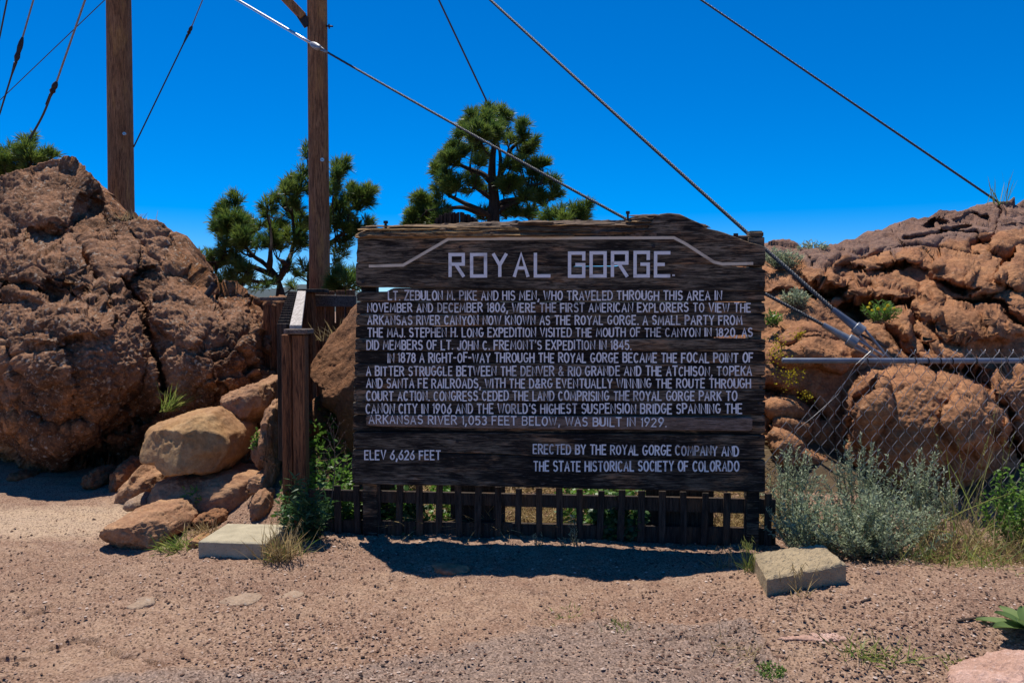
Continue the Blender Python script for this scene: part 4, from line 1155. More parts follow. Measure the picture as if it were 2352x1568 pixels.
SQ = {'R': [[(0, 0), (0, 1), (1, 1), (1, .55), (0, .55)], [(.42, .55), (1, 0)]], 'O': [[(0, .5), (0, 1), (1, 1), (1, 0), (0, 0), (0, .5)]], 'Y': [[(0, 1), (.5, .5), (1, 1)], [(.5, .5), (.5, 0)]],
      'A': [[(0, 0), (.5, 1), (1, 0)], [(.22, .36), (.78, .36)]], 'L': [[(0, 1), (0, 0), (1, 0)]], 'G': [[(1, .72), (1, 1), (0, 1), (0, 0), (1, 0), (1, .5), (.48, .5)]], 'E': [[(1, 1), (0, 1), (0, 0), (1, 0)], [(0, .5), (.6, .5)]], '.': [[(0, 0), (1, 0)]]}
m = MB(); z = 0
for c, xa, xb, ya, yb in (('R', 1030, 1068, 581, 637.5), ('O', 1079.5, 1119, 581, 637.5), ('Y', 1130, 1166, 580.5, 637.5), ('A', 1178, 1216, 579, 637.5), ('L', 1226, 1266, 579, 637.5), ('G', 1304.5, 1344.5, 577.5, 638), ('O', 1354, 1393.5, 577, 637.5), ('R', 1403, 1443.5, 576.5, 637.5), ('G', 1455, 1492.5, 576, 637.5), ('E', 1502, 1541, 577, 637.5), ('.', 1545, 1549, 631, 636)):
    u0, v1 = suv(xa, ya, 0.018); u1, v0 = suv(xb, yb, 0.018)
    w = 0.0225
    for pl in SQ[c]:
        z += 1
        stroke(m, [(u0 + w / 2 + x * (u1 - u0 - w), v0 + w / 2 + y * (v1 - v0 - w)) for x, y in pl], w * (0.5 if c == '.' else 1), 0.0185 + 0.0003 * (z % 5))
m.build('title_lettering', M['paint_title'], sign)
m = MB()
stroke(m, [(float(a), float(b)) for a, b in (suv(x, y, 0.018) for x, y in ((849, 611), (926, 609), (1030, 549), (1300, 547), (1548, 546), (1575, 560), (1640, 602), (1660, 606.5), (1728, 605)))], 0.0195, 0.0178)
m.build('painted_outline', M['paint_line'], sign)

# ------------------------------------------------------------------ low picket fence under the sign
fb = S0 + SU * 1.3 - SN * 0.12; fb[2] = 0
fence = thing('picket_fence', 'low dark picket fence running under the big board sign', 'fence', fb)
cx_ = [50, 152, 257, 372, 478, 580, 682, 783, 889, 994, 1104, 1211, 1316, 1425, 1533, 1638, 1747, 1860, 1970, 2086, 2196, 2302]
for i, c in enumerate(cx_):
    px = 752.6 + 0.44 * c
    of = -0.085 + rng.uniform(-0.003, 0.003)
    top = np.interp(px, [770, 1000, 1300, 1500, 1760], [1118, 1113, 1124, 1131, 1136]) + rng.uniform(-4, 3)
    u, v = suv(px, top, of)
    g0 = sw(u, np.array(0.0), np.array(of))
    zb = gh(g0[0], g0[1]) - 0.04 - S0[2]
    w = rng.uniform(0.042, 0.049)
    tl = rng.uniform(-0.008, 0.008)
    m = MB(); m.box(sw(u - w / 2 - tl, np.array(zb), np.array(of - 0.02)), SU * w, SN * 0.02, SZ * (v - zb) + SU * 2 * tl, 0.003)
    m.build('picket', M['picket_wood'], fence)
for (ya, yb, yc, yd) in ((1126, 1150, 1147, 1181), (1194, 1230, 1214, 1252)):
    m = MB()
    of = -0.11
    u0, v0 = suv(702, ya - 2, of); _, v0b = suv(702, yb - 2, of); u1, v1 = suv(1782, yc, of); _, v1b = suv(1782, yd, of)
    secs = []
    for (u, a, b) in ((u0, v0b, v0), (u1, v1b, v1)):
        secs.append([sw(u, np.array(z), np.array(o)) for z, o in ((a, of), (b, of), (b, of - 0.038), (a, of - 0.038))])
    m.loft(np.array(secs), True)
    m.build('rail', M['picket_wood'], fence)

# ------------------------------------------------------------------ stair handrail and its posts
R0 = P(680, 1222, 5.72); R0[2] = 0
stair = thing('handrail', 'dark wooden stair handrail with close set pickets and a pale top plank', 'handrail', R0)
m = MB()
pl_, pr_, ptop = P(672, 1000, 5.72), P(700, 1000, 5.72), P(680, 768, 5.72)
m.box([P(673, 1000, 5.7)[0], 5.7, -0.15], [P(701, 1000, 5.7)[0] - P(673, 1000, 5.7)[0], 0, 0], [0, 0.12, 0], [0, 0, ptop[2] + 0.15], 0.008)
m.build('post', M['post_wood'], stair)
m = MB()
m.box([P(648, 1000, 5.76)[0], 5.755, -0.15], [P(672.4, 1000, 5.76)[0] - P(648, 1000, 5.76)[0], 0, 0], [0, 0.14, 0], [0, 0, ptop[2] + 0.15], 0.008)
m.build('post', M['post_wood'], stair)
m = MB()
a, b = P(653, 768, 5.68), P(708, 756, 5.68)
m.box([a[0], 5.66, a[2] + 0.002], [b[0] - a[0], 0, 0], [0, 0.18, 0], [0, 0, b[2] - a[2]], 0.006)
m.build('post_cap', M['rail_wood'], stair)
ra, rb = P(679, 751, 5.86), P(693, 671, 8.3)
m = MB(); m.beam(ra, rb, 0.085, 0.03, 0.004); m.build('top_plank', M['plank_pale'], stair)
nk = 15
for k in range(nk):
    t = (k + 0.3) / nk
    q = ra * (1 - t) + rb * t
    m = MB()
    m.box(q + [-0.135, -0.02, -1.0], [0.07, 0, 0], [0, 0.09, 0], [0, 0, 1.02], 0.004)
    m.build('picket', M['picket_wood'], stair)
m = MB(); m.beam(ra + [-0.03, 0, -0.14], rb + [-0.03, 0, -0.14], 0.04, 0.14, 0.004); m.build('side_board', M['post_wood'], stair)
m = MB(); pA = P(696, 672, 8.4); m.box([pA[0] - 0.02, 8.36, 0.2], [0.13, 0, 0], [0, 0.13, 0], [0, 0, pA[2] - 0.2], 0.006); m.build('post', M['post_wood'], stair)
m = MB(); pB = P(696, 665, 8.35); m.box([pB[0] - 0.05, 8.3, pA[2] + 0.002], [0.28, 0, 0], [0, 0.22, 0], [0, 0, 0.035], 0.004); m.build('post_cap', M['picket_wood'], stair)
# level rail at the top of the stair
RB = P(760, 700, 8.6); RB[2] = 0.6
rail2 = thing('landing_fence', 'grey brown rail fence crossing behind the stair, below the utility pole', 'fence', RB)
a, b = P(701, 690, 8.55), P(818, 692, 8.55)
m = MB(); m.beam(a, b, 0.05, 0.125, 0.005); m.build('rail', M['rail_wood'], rail2)
a2, b2 = P(701, 770, 8.6), P(818, 772, 8.6)
m = MB(); m.beam(a2 + [0, 0.08, 0.08], b2 + [0, 0.08, 0.08], 0.05, 0.12, 0.005); m.build('rail', M['post_wood'], rail2)
for px in (715, 737, 759, 782, 806):
    q = P(px, 666 + rng.uniform(-2, 3), 8.68)
    m = MB(); m.box([q[0] - 0.045, 8.64, 0.3], [0.09, 0, 0], [0, 0.05, 0], [0, 0, q[2] - 0.3], 0.004); m.build('picket', M['post_wood'], rail2)
# short fence of upright boards left of the stair
LB = P(625, 760, 8.2); LB[2] = 0
lf = thing('board_fence', 'reddish brown upright board fence between the left outcrop and the stair', 'fence', LB)
for (xa, xb, top, d) in ((604, 619, 700, 8.25), (622, 633, 702, 8.2), (634, 650, 695, 8.15)):
    q0, q1 = P(xa, top, d), P(xb, top, d)
    m = MB(); m.box([q0[0], d, 0.1], [q1[0] - q0[0], 0, 0], [0, 0.06, 0], [0, 0, q0[2] - 0.1], 0.005); m.build('board', M['post_wood'], lf)
m = MB(); q0, q1 = P(596, 690, 8.12), P(652, 690, 8.12)
m.box([q0[0], 8.12, q0[2]], [q1[0] - q0[0], 0, 0], [0, 0.2, 0], [0, 0, 0.035], 0.005); m.build('cap_board', M['rail_wood'], lf)

# ------------------------------------------------------------------ utility poles
def pole(label, xb0, xb1, yb, xt0, xt1, yt, d, zb, tagpos):
    A, B = P((xb0 + xb1) / 2, yb, d), P((xt0 + xt1) / 2, yt, d)
    rA = (P(xb1, yb, d)[0] - P(xb0, yb, d)[0]) / 2; rB = (P(xt1, yt, d)[0] - P(xt0, yt, d)[0]) / 2
    dirv = (B - A) / (B[2] - A[2])
    base = A + dirv * (zb - A[2]); top = B + dirv * 3.2
    r = thing('utility_pole', label, 'utility pole', base)
    n = 60
    t = np.linspace(0, 1, n)
    pts = base + (top - base) * t[:, None]
    rad = rA + (rB - rA) * (pts[:, 2] - A[2]) / (B[2] - A[2])
    K = 28
    an = np.arange(K) * 2 * math.pi / K
    secs = []
    for i in range(n):
        w = 1 + 0.012 * fbm(np.stack([np.cos(an) * 2, np.sin(an) * 2, 0 * an + pts[i, 2] * 0.5], -1), 3, 5)
        secs.append(np.stack([pts[i, 0] + np.cos(an) * rad[i] * w, pts[i, 1] + np.sin(an) * rad[i] * w, 0 * an + pts[i, 2]], -1))
    m = MB(); m.loft(np.array(secs), True); m.build('shaft', M['pole_wood'], r, True)
    q = P(tagpos[0], tagpos[1], d - rA * 1.0)
    m = MB(); m.tube([q + [0, 0.03, 0], q + [0, -0.004, 0]], 0.026, 14); tg = m.build('tag', M['steel_bright'], r)
    m = MB(); m.tube([q + [0, 0, 0], q + [0, -0.009, 0]], 0.008, 8); m.build('nail', M['iron'], tg)
    return r, rad
pole1, _ = pole('thick brown utility pole rising behind the left outcrop', 251, 307, 500, 246, 299, 0, 14.0, 0.3, (285, 307))
pole2, _ = pole('slimmer brown utility pole standing behind the landing fence', 711, 758, 665, 706, 751, 0, 11.6, 0.5, (740, 367))
m = MB(); a, b = P(756, 61, 11.5), P(764, 61, 11.5); m.tube([P(745, 60, 11.6), b], 0.012, 8); m.tube([P(755, 61, 11.55), P(757, 61, 11.55)], 0.035, 8); m.build('through_bolt', M['iron'], pole2)
m = MB(); a, b = P(600, -62, 11.4), P(697, 40, 11.5)
m.beam(b, a, 0.11, 0.11, 0.006, tint=0.5); br = m.build('brace', M['pole_wood'], pole2)
m = MB(); m.beam(P(690, 33, 11.48), P(708, 60, 11.52), 0.04, 0.125, 0.004); m.build('bracket', M['iron'], br)

# ------------------------------------------------------------------ cables
def line(a, b, n, sag=0.0):
    t = np.linspace(0, 1, n)[:, None]
    p = np.asarray(a) * (1 - t) + np.asarray(b) * t
    p[:, 2] -= sag * 4 * (t[:, 0] * (1 - t[:, 0]))
    return p
def ext(a, b, k):
    a, b = np.asarray(a, float), np.asarray(b, float)
    return a + (a - b) * k

# lower guy: rod at the upper left, rope from the clevis to the lower socket
A = P(2022, 822, 6.62); S_lo = P(1893, 747, 6.7); S_lo2 = P(1950, 780, 6.64); J = P(722, 104, 10.9); T = P(545, 0, 12.6)
gl = thing('guy_cable', 'guy cable crossing before the slimmer pole, bright rod above and rope below', 'cable', A)
m = MB(); m.tube(line(ext(T, J, 1.2), J, 12), 0.021, 10); m.build('rod', M['steel_bright'], gl, True)
m = MB(); J2 = P(737, 112, 10.75); J3 = P(752, 120, 10.6)
m.tube(line(P(716, 101, 10.95), J2, 5), [0.03, 0.042, 0.045, 0.04, 0.028], 10)
m.build('clevis', M['steel_grey'], gl, True)
m = MB()
for s in (-1, 1):
    m.tube(line(J2 + [0, 0, 0.018 * s], J3 + [0, 0, 0.004 * s], 5), 0.012, 6)
m.build('thimble', M['steel_grey'], gl, True)
m = MB(); m.tube(line(J2 + (J3 - J2) * 0.4, S_lo, 340, 0.03), 0.0135, 18, lobes=6, pitch=0.16); m.build('rope', M['steel_dark'], gl)
# upper guy
S_up = P(1915, 712, 6.75); S_up2 = P(1966, 752, 6.68); T2 = P(1124, -4, 10.6)
gu = thing('guy_cable', 'dark wire rope passing the top right sign corner and ending in the upper socket', 'cable', P(2040, 824, 6.64))
m = MB(); m.tube(line(ext(T2, S_up, 0.2), S_up, 380, 0.02), 0.016, 18, lobes=6, pitch=0.18); m.build('rope', M['steel_dark'], gu)
def socket(par, s, s2, r0, r1, rods, mat):
    d = s2 - s; L_ = np.linalg.norm(d); d = d / L_
    m = MB()
    m.tube([s - d * 0.01, s + d * L_ * 0.25, s2 + d * 0.0], [r0, r0 * 1.15, r1], 14); m.build('socket', mat, par, False)
    m = MB()
    m.tube([s2 - d * 0.012, s2 - d * 0.006, s2 + d * 0.062, s2 + d * 0.068], [r1 * 1.25, r1 * 1.45, r1 * 1.45, r1 * 1.25], 16); m.build('collar', M['steel_grey'], par)
    for (o0, e, r) in rods:
        m = MB(); m.tube(line(s2 + d * 0.05 + np.asarray(o0), e, 6), r, 8); m.build('anchor_rod', M['steel_grey'], par, True)
socket(gl, S_lo, S_lo2, 0.022, 0.036, [((0.03, 0, 0.025), P(2030, 818, 6.6), 0.011), ((-0.02, 0, -0.03), P(2012, 822, 6.7), 0.013), ((0, 0.02, -0.005), P(2022, 826, 6.8), 0.011)], M['steel_grey'])
socket(gu, S_up, S_up2, 0.023, 0.036, [((0.03, 0, 0.02), P(2042, 824, 6.62), 0.011), ((-0.02, 0, -0.03), P(2004, 806, 6.75), 0.012)], M['rail_pipe'])
m = MB(); m.tube(line(P(1972, 766, 6.7), P(2036, 798, 6.8), 20), 0.012, 12, lobes=6, pitch=0.1); m.build('rope_tail', M['steel_dark'], gu)
# upper right cable
gr = thing('guy_cable', 'dark cable slanting across the upper right sky to the crest of the outcrop', 'cable', P(2300, 470, 10.3))
m = MB(); m.tube(line(ext(P(1610, 0, 12.2), P(2296, 466, 10.3), 0.3), P(2310, 476, 10.3), 300, 0.0), 0.0135, 12, lobes=6, pitch=0.2); m.build('rope', M['steel_dark'], gr)
# thin cable behind the middle pine
gm = thing('guy_cable', 'thin dark cable passing behind the crown of the middle pine', 'cable', P(1262, 545, 17.5))
m = MB(); m.tube(line(ext(P(1008, 0, 16), P(1250, 510, 17.5), 0.2), P(1275, 565, 17.6), 40), 0.018, 8); m.build('rope', M['steel_dark'], gm)
def hung(label, top, bot, d0, d1, r, joint=None, jl=None, lower=None, kink=None, eye=True):
    """thin cable with a turnbuckle or socket at joint"""
    T_, B_ = P(*top, d0), P(*bot, d1)
    o = thing('guy_cable', label, 'cable', B_)
    if joint is None:
        m = MB(); m.tube(line(ext(T_, B_, 0.4), B_, 60, 0), r, 8); m.build('rope', M['steel_dark'], o)
        return o
    f = (joint[1] - top[1]) / (bot[1] - top[1])
    dj = d0 + (d1 - d0) * f
    Jt = P(*joint, dj); dv = (B_ - T_) / np.linalg.norm(B_ - T_)
    m = MB(); m.tube(line(ext(T_, Jt, 1.0), Jt, 20), r, 8); m.build('rope', M['steel_grey'], o)
    e = P(*jl, dj)
    m = MB(); m.tube(line(Jt, e, 6), [r * 1.3, r * 2.6, r * 3.0, r * 2.3, r * 3.2, r * 1.4], 10); m.build('turnbuckle', M['iron'], o)
    m = MB()
    pts = line(e, B_, 24)
    if kink:
        t = np.linspace(0, 1, 24)
        pts[:, 0] += kink * np.sin(np.pi * t)
    m.tube(pts, lower or r, 8); m.build('rope', M['steel_dark'], o)
    if eye:
        m = MB()
        e2 = e + (B_ - e) / np.linalg.norm(B_ - e) * 0.22
        for s in (-1, 1):
            m.tube(line(e + [0.02 * s, 0, 0], e2 + [0.004 * s, 0, 0], 4), r * 0.7, 6)
        m.build('thimble', M['iron'], o)
    return o
hung('steep thin cable with a long turnbuckle near the upper left corner', (78, -4), (-8, 285), 11.5, 12.0, 0.012, (52, 86), (36, 143))
hung('steep cable ending at the tip of the small pine behind the outcrop', (197, -4), (68, 318), 11.5, 12.5, 0.014, (130, 188), (118, 215), 0.016, 0.03)
hung('thin straight wire crossing behind the two steep left cables', (241, 0), (-10, 240), 14.0, 15.0, 0.008)
hung('short length of cable at the very left edge of the sky', (17, -4), (-6, 112), 11.0, 11.3, 0.011)
hung('thin cable with a small socket, ending on the right side of the thick pole', (467, -4), (307, 338), 14.6, 14.05, 0.011, (441, 60), (432, 79), 0.012)

# ------------------------------------------------------------------ chain link fence on the right
FD = 6.02
fz = P(2100, 828, FD)[2]
cl = thing('chain_link_fence', 'chain link fence with a blue grey top pipe in front of the right outcrop', 'fence', (P(2100, 828, FD)[0], FD, 0))
m = MB(); xa, xb = P(1797, 828, FD)[0], 5.2
m.tube([[xa, FD, fz], [xa + 0.004, FD, fz], [xb, FD, fz - 0.002]], [0.019, 0.0205, 0.0205], 16); m.build('top_rail', M['rail_pipe'], cl, True)
m = MB(); m.tube([[4.6, FD + 0.06, -0.1], [4.6, FD + 0.06, fz + 0.05]], 0.03, 12); m.build('post', M['rail_pipe'], cl, True)
dw, dh = 32 * FD / F, 40 * FD / F
nzz = 34
x_start = P(1740, 900, FD)[0]
ncol = int((5.0 - x_start) / (dw / 2))
ztop = P(2100, 808, FD)[2]
m = MB()
cut = np.array([(1740, 1075), (1757, 1040), (1800, 960), (1832, 1008 - 60), (1880, 905), (1925, 868), (1962, 835), (2000, 806), (2040, 800), (2400, 800)], float)
def cut_top(px): return np.interp(px, cut[:, 0], cut[:, 1])
for c in range(ncol):
    xc = x_start + c * dw / 2
    pts = []
    for k in range(nzz * 2 + 1):
        side = (k + c) % 2
        x = xc + (dw / 2) * side * 1.0
        z = ztop - k * dh / 2
        sway = 0.03 * vnoise(np.array([x * 1.1, z * 1.3, 3.0]), 9) + 0.02
        xx = x + 0.012 * vnoise(np.array([x * 4, z * 4, 1.0]), 12)
        zz = z + 0.012 * vnoise(np.array([x * 4, z * 4, 7.0]), 13)
        if zz < 0.02: break
        pxx = CX + F * xx / FD
        pyy = HOR - F * (zz - CAM_H) / FD
        if pyy < cut_top(pxx):
            if len(pts) > 1: break
            pts = []
            continue
        pts.append([xx, FD - 0.03 - sway * sstep(1700, 2100, pxx), zz])
    if len(pts) > 1:
        pts = np.array(pts)
        # rounded knuckles: two points per bend
        q = [pts[0]]
        for i in range(1, len(pts) - 1):
            q += [pts[i] * 0.86 + pts[i - 1] * 0.14, pts[i] * 0.86 + pts[i + 1] * 0.14]
        q.append(pts[-1])
        m.tube(q, 0.0023, 4)
    if c % 2 == 0:
        pxx = CX + F * xc / FD
        if pxx > 1985:
            for s in (-1, 1):
                m.tube([[xc, FD - 0.04, ztop - 0.015], [xc + 0.012 * s, FD - 0.035, ztop + 0.012], [xc + 0.018 * s, FD - 0.03, ztop + 0.022]], 0.0024, 4)
# loose torn edge wire
ed = [(2000, 806), (1965, 838), (1925, 905), (1870, 955), (1832, 985), (1782, 1062), (1776, 1150), (1774, 1190)]
m.tube([P(a, b, FD - 0.06 + 0.02 * math.sin(a)) for a, b in ed], 0.0018, 4)
m.build('wire_mesh', M['wire'], cl)
m = MB()
for px in (1990, 2100, 2130, 2158, 2185, 2240, 2310, 2345):
    x = P(px, 828, FD)[0]
    an = np.linspace(0, 2 * math.pi, 13)
    m.tube(np.stack([x + 0.004 * an - 0.01, FD + 0.026 * np.cos(an), fz + 0.026 * np.sin(an)], -1), 0.0035, 5)
m.build('wire_ties', M['iron'], cl)

# ------------------------------------------------------------------ concrete slabs
def slab(label, front, back, ztop, mat, bev, seed, rough_top, zg=0.0):
    """front/back: left and right picture positions of the top edges at height ztop"""
    fl, fr = G(*front[0], ztop), G(*front[1], ztop)
    bl, brr = G(*back[0], ztop), G(*back[1], ztop)
    n = 34
    u = np.linspace(0, 1, n)
    secs = []
    U, Vv = np.meshgrid(u, u)
    T_ = fl * (1 - U[..., None]) * (1 - Vv[..., None]) + fr * U[..., None] * (1 - Vv[..., None]) + bl * (1 - U[..., None]) * Vv[..., None] + brr * U[..., None] * Vv[..., None]
    T_[..., 2] += rough_top * fbm(T_ * 22, 3, seed) + rough_top * 0.5 * fbm(T_ * 70, 2, seed + 1)
    edge = np.minimum.reduce([U, 1 - U, Vv, 1 - Vv])
    T_[..., 2] -= bev * (edge < 0.01)
    ring = [(0, j) for j in range(n)] + [(i, n - 1) for i in range(1, n)] + [(n - 1, j) for j in range(n - 2, -1, -1)] + [(i, 0) for i in range(n - 2, 0, -1)]
    v = T_.reshape(-1, 3).tolist()
    f = [(i * n + j, i * n + j + 1, (i + 1) * n + j + 1, (i + 1) * n + j) for i in range(n - 1) for j in range(n - 1)]
    c = T_.mean((0, 1))
    rid = [i * n + j for i, j in ring]
    zs = [ztop - bev * 1.6, zg + (ztop - zg) * 0.5, zg - 0.06]
    prev = rid
    for z in zs:
        cur = []
        for (i, j) in ring:
            q = T_[i, j].copy(); dxy = q[:2] - c[:2]; q[:2] += dxy / np.linalg.norm(dxy) * (bev * 0.7 + (rough_top * 0.5 * fbm(np.array([[q[0] * 20, q[1] * 20, z * 20]]), 3, seed)[0]))
            q[2] = z
            cur.append(len(v)); v.append(q.tolist())
        L_ = len(ring)
        f += [(prev[k], cur[k], cur[(k + 1) % L_], prev[(k + 1) % L_]) for k in range(L_)]
        prev = cur
    m = MB(); m.add(v, f)
    return tag(m.build('concrete_slab', mat, None), label, 'concrete slab')
slab('smooth pale concrete slab lying at the foot of the handrail post', [(457, 1241), (610, 1246)], [(521, 1201), (660, 1203)], 0.115, M['concrete'], 0.006, 3, 0.0012)
slab('rough tan concrete slab in front of the grey green shrubs', [(1763, 1326), (1941, 1292)], [(1731, 1268), (1890, 1248)], 0.192, M['concrete_rough'], 0.008, 5, 0.011, 0.10)
# ------------------------------------------------------------------ pines
def pine(label, blobs, scale, org, d, trunk, limbs, seed, tuft_r=0.19, dens=1.0, depth_k=0.8, group=None, base_z=0.6, needles=52):
    rg = random.Random(seed)
    toD = lambda q: (org[0] + q[0] * scale, org[1] + q[1] * scale)
    tp = [P(*toD(q), d) for q in trunk]
    base = tp[0].copy(); base[2] = base_z
    r = thing('pine_tree', label, 'pine tree', base, group)
    # trunk and limbs
    m = MB()
    def spline(ps, n=10):
        ps = np.array(ps); t = np.linspace(0, len(ps) - 1, n * (len(ps) - 1) + 1)
        out = np.stack([np.interp(t, np.arange(len(ps)), ps[:, k]) for k in range(3)], -1)
        for _ in range(6): out[1:-1] = (out[:-2] + 2 * out[1:-1] + out[2:]) / 4
        return out
    tr = spline([base] + tp if tp[0][2] - base[2] > 0.05 else tp)
    rr = np.linspace(1.0, 0.12, len(tr)) * 0.14 * (d / 13)
    m.tube(tr, rr, 9)
    skel = [(tr[i], rr[i]) for i in range(len(tr) // 5, len(tr))]
    for L_ in limbs:
        ps = []
        for k, q in enumerate(L_):
            ps.append(P(*toD(q), d + (0 if k == 0 else rg.uniform(-0.25, 0.25))))
        s = spline(ps)
        rad = np.linspace(0.055, 0.015, len(s)) * (d / 13)
        m.tube(s, rad, 6)
        skel += [(s[i], rad[i]) for i in range(len(s))]
    cp = np.array([q[0] for q in skel])
    tufts = []
    cxs = np.array([b[0] for b in blobs]); mid = (cxs.min() + cxs.max()) / 2; half = (cxs.max() - cxs.min()) / 2
    for bx, by, br in blobs:
        X_, Y_ = toD((bx, by))
        R_ = br * scale * d / F
        off = (1 - abs(bx - mid) / half) * depth_k
        cen = P(X_, Y_, d + rg.uniform(-off, off))
        # a branch that curves up to the clump
        i = int(np.argmin(np.linalg.norm(cp - cen + [0, 0, 0.25 * np.linalg.norm(cen - tp[0]) * 0.5], axis=1)))
        s0, s0r = skel[i]
        mid_ = (s0 + cen) / 2 + np.array([rg.uniform(-0.08, 0.08), rg.uniform(-0.05, 0.05), -0.06 - 0.05 * rg.random()])
        s = spline([s0, mid_, cen], 5)
        m.tube(s, np.linspace(min(s0r, 0.028) * 0.8, 0.008, len(s)), 5)
        nt = max(2, int(round((R_ / 0.105) ** 2 * 6.0 * dens)))
        for k in range(nt):
            while True:
                e = np.array([rg.uniform(-1, 1), rg.uniform(-1, 1), rg.uniform(-1, 1)])
                if e @ e < 1: break
            p = cen + e * R_ * 0.85 * np.array([1, 0.9, 1])
            out = e * 0.9 + np.array([0.0, -0.05, 0.75]) + np.array([rg.gauss(0, 0.2), rg.gauss(0, 0.2), 0])
            out[0] += 0.35 * (bx - mid) / half
            tufts.append((p, out / np.linalg.norm(out), cen))
    crown = MB()
    vs, fs, ts = [], [], []
    for p, o, cen in tufts:
        q0 = p - o * 0.07
        if rg.random() < 0.7:
            m.tube([cen + (p - cen) * 0.1, (cen + q0) / 2 + [0, 0, -0.02], q0, p + o * 0.02], [0.008, 0.007, 0.006, 0.004], 4)
        a = np.cross(o, [0.3, 0.2, 0.9]); a /= np.linalg.norm(a); b = np.cross(o, a)
        tb = rg.random() * 0.55
        for k in range(needles):
            an = rg.random() * 6.2832
            sp = rg.uniform(0.15, 1.05)
            dr = o * math.cos(sp) + (a * math.cos(an) + b * math.sin(an)) * math.sin(sp)
            st = q0 + o * rg.random() * 0.11
            L_ = tuft_r * rg.uniform(0.6, 1.05)
            en = st + dr * L_ + np.array([0, 0, -0.012])
            w = np.cross(dr, [rg.gauss(0, 1), rg.gauss(0, 1), rg.gauss(0, 1)]); w = w / (np.linalg.norm(w) + 1e-9) * 0.0055 * (d / 13)
            n0 = len(vs)
            mdl = st + dr * L_ * 0.5
            vs += [st, mdl + w, en, mdl - w]
            fs.append((n0, n0 + 1, n0 + 2, n0 + 3))
            t_ = min(1, max(0, tb + rg.uniform(-0.12, 0.2)))
            ts += [t_] * 4
    crown.add(vs, fs, ts)
    crown.build('crown', M['pine'], r)
    m.build('trunk', M['bark'], r)
    return r

Z1 = (0.216, (893.8, 188.2))
b1 = [(900, 390, 80), (1050, 330, 90), (1190, 370, 110), (1010, 430, 90), (820, 500, 90), (780, 560, 70), (950, 560, 120), (1100, 560, 100), (1160, 480, 80), (1240, 540, 40), (1440, 470, 70), (1430, 570, 80), (1520, 640, 50), (1470, 740, 100), (900, 650, 90), (720, 700, 80), (640, 800, 90), (780, 760, 70), (560, 880, 90), (690, 860, 60), (520, 960, 70), (600, 1010, 70), (1000, 800, 80), (950, 860, 60), (1290, 900, 90), (1400, 880, 60), (1540, 920, 80), (1630, 890, 70), (1500, 980, 50), (1730, 1040, 55), (1650, 1080, 55), (1580, 1060, 45), (550, 1130, 80), (700, 1100, 110), (640, 1170, 70), (880, 1010, 70), (900, 1110, 80), (1280, 1090, 120), (1200, 1130, 80), (1380, 1130, 80), (1560, 1180, 70), (1730, 1210, 85), (1680, 1290, 40), (1620, 1240, 55), (1450, 1220, 70), (1040, 1150, 50), (330, 1260, 75), (400, 1330, 90), (260, 1430, 80), (350, 1440, 100), (500, 1300, 90), (560, 1400, 80), (1000, 1420, 70), (1350, 1410, 80), (1480, 1430, 70), (1250, 1420, 50), (1290, 640, 55), (1500, 1340, 35), (440, 1480, 100), (560, 1500, 100), (250, 1520, 80)]
pine('rounded pine rising behind the middle of the board sign', b1, *Z1, 13.5, [(1100, 1650), (1110, 1450), (1120, 1250), (1090, 1000), (1100, 800), (1130, 600), (1150, 420)],
     [[(1110, 1150), (1180, 1000), (1185, 800), (1150, 600)], [(1080, 1060), (1000, 980), (860, 930), (740, 880), (650, 850)], [(1180, 980), (1250, 850), (1300, 700), (1440, 610)], [(1110, 1440), (960, 1360), (800, 1290), (640, 1210), (560, 1150)], [(1130, 1320), (1220, 1270), (1400, 1240), (1600, 1240), (1730, 1220)], [(1120, 1420), (950, 1390), (780, 1330), (560, 1350), (400, 1370)], [(1110, 1250), (1000, 1180), (900, 1120)], [(1190, 1350), (1350, 1290), (1500, 1100), (1640, 1080)]], 11, dens=1.45)
pine('low pine tips peeking over the sign, right of the rounded pine', [(1790, 1390, 85), (1700, 1440, 80), (2000, 1380, 80), (2085, 1370, 75), (1940, 1440, 80), (1850, 1480, 90), (2050, 1460, 80)], *Z1, 12.4, [(1900, 1750), (1900, 1650), (1900, 1500)], [[(1900, 1580), (2000, 1450)], [(1900, 1580), (1800, 1440)]], 13, dens=1.2, depth_k=0.3)
Z2 = (0.222, (423.4, 329.3))
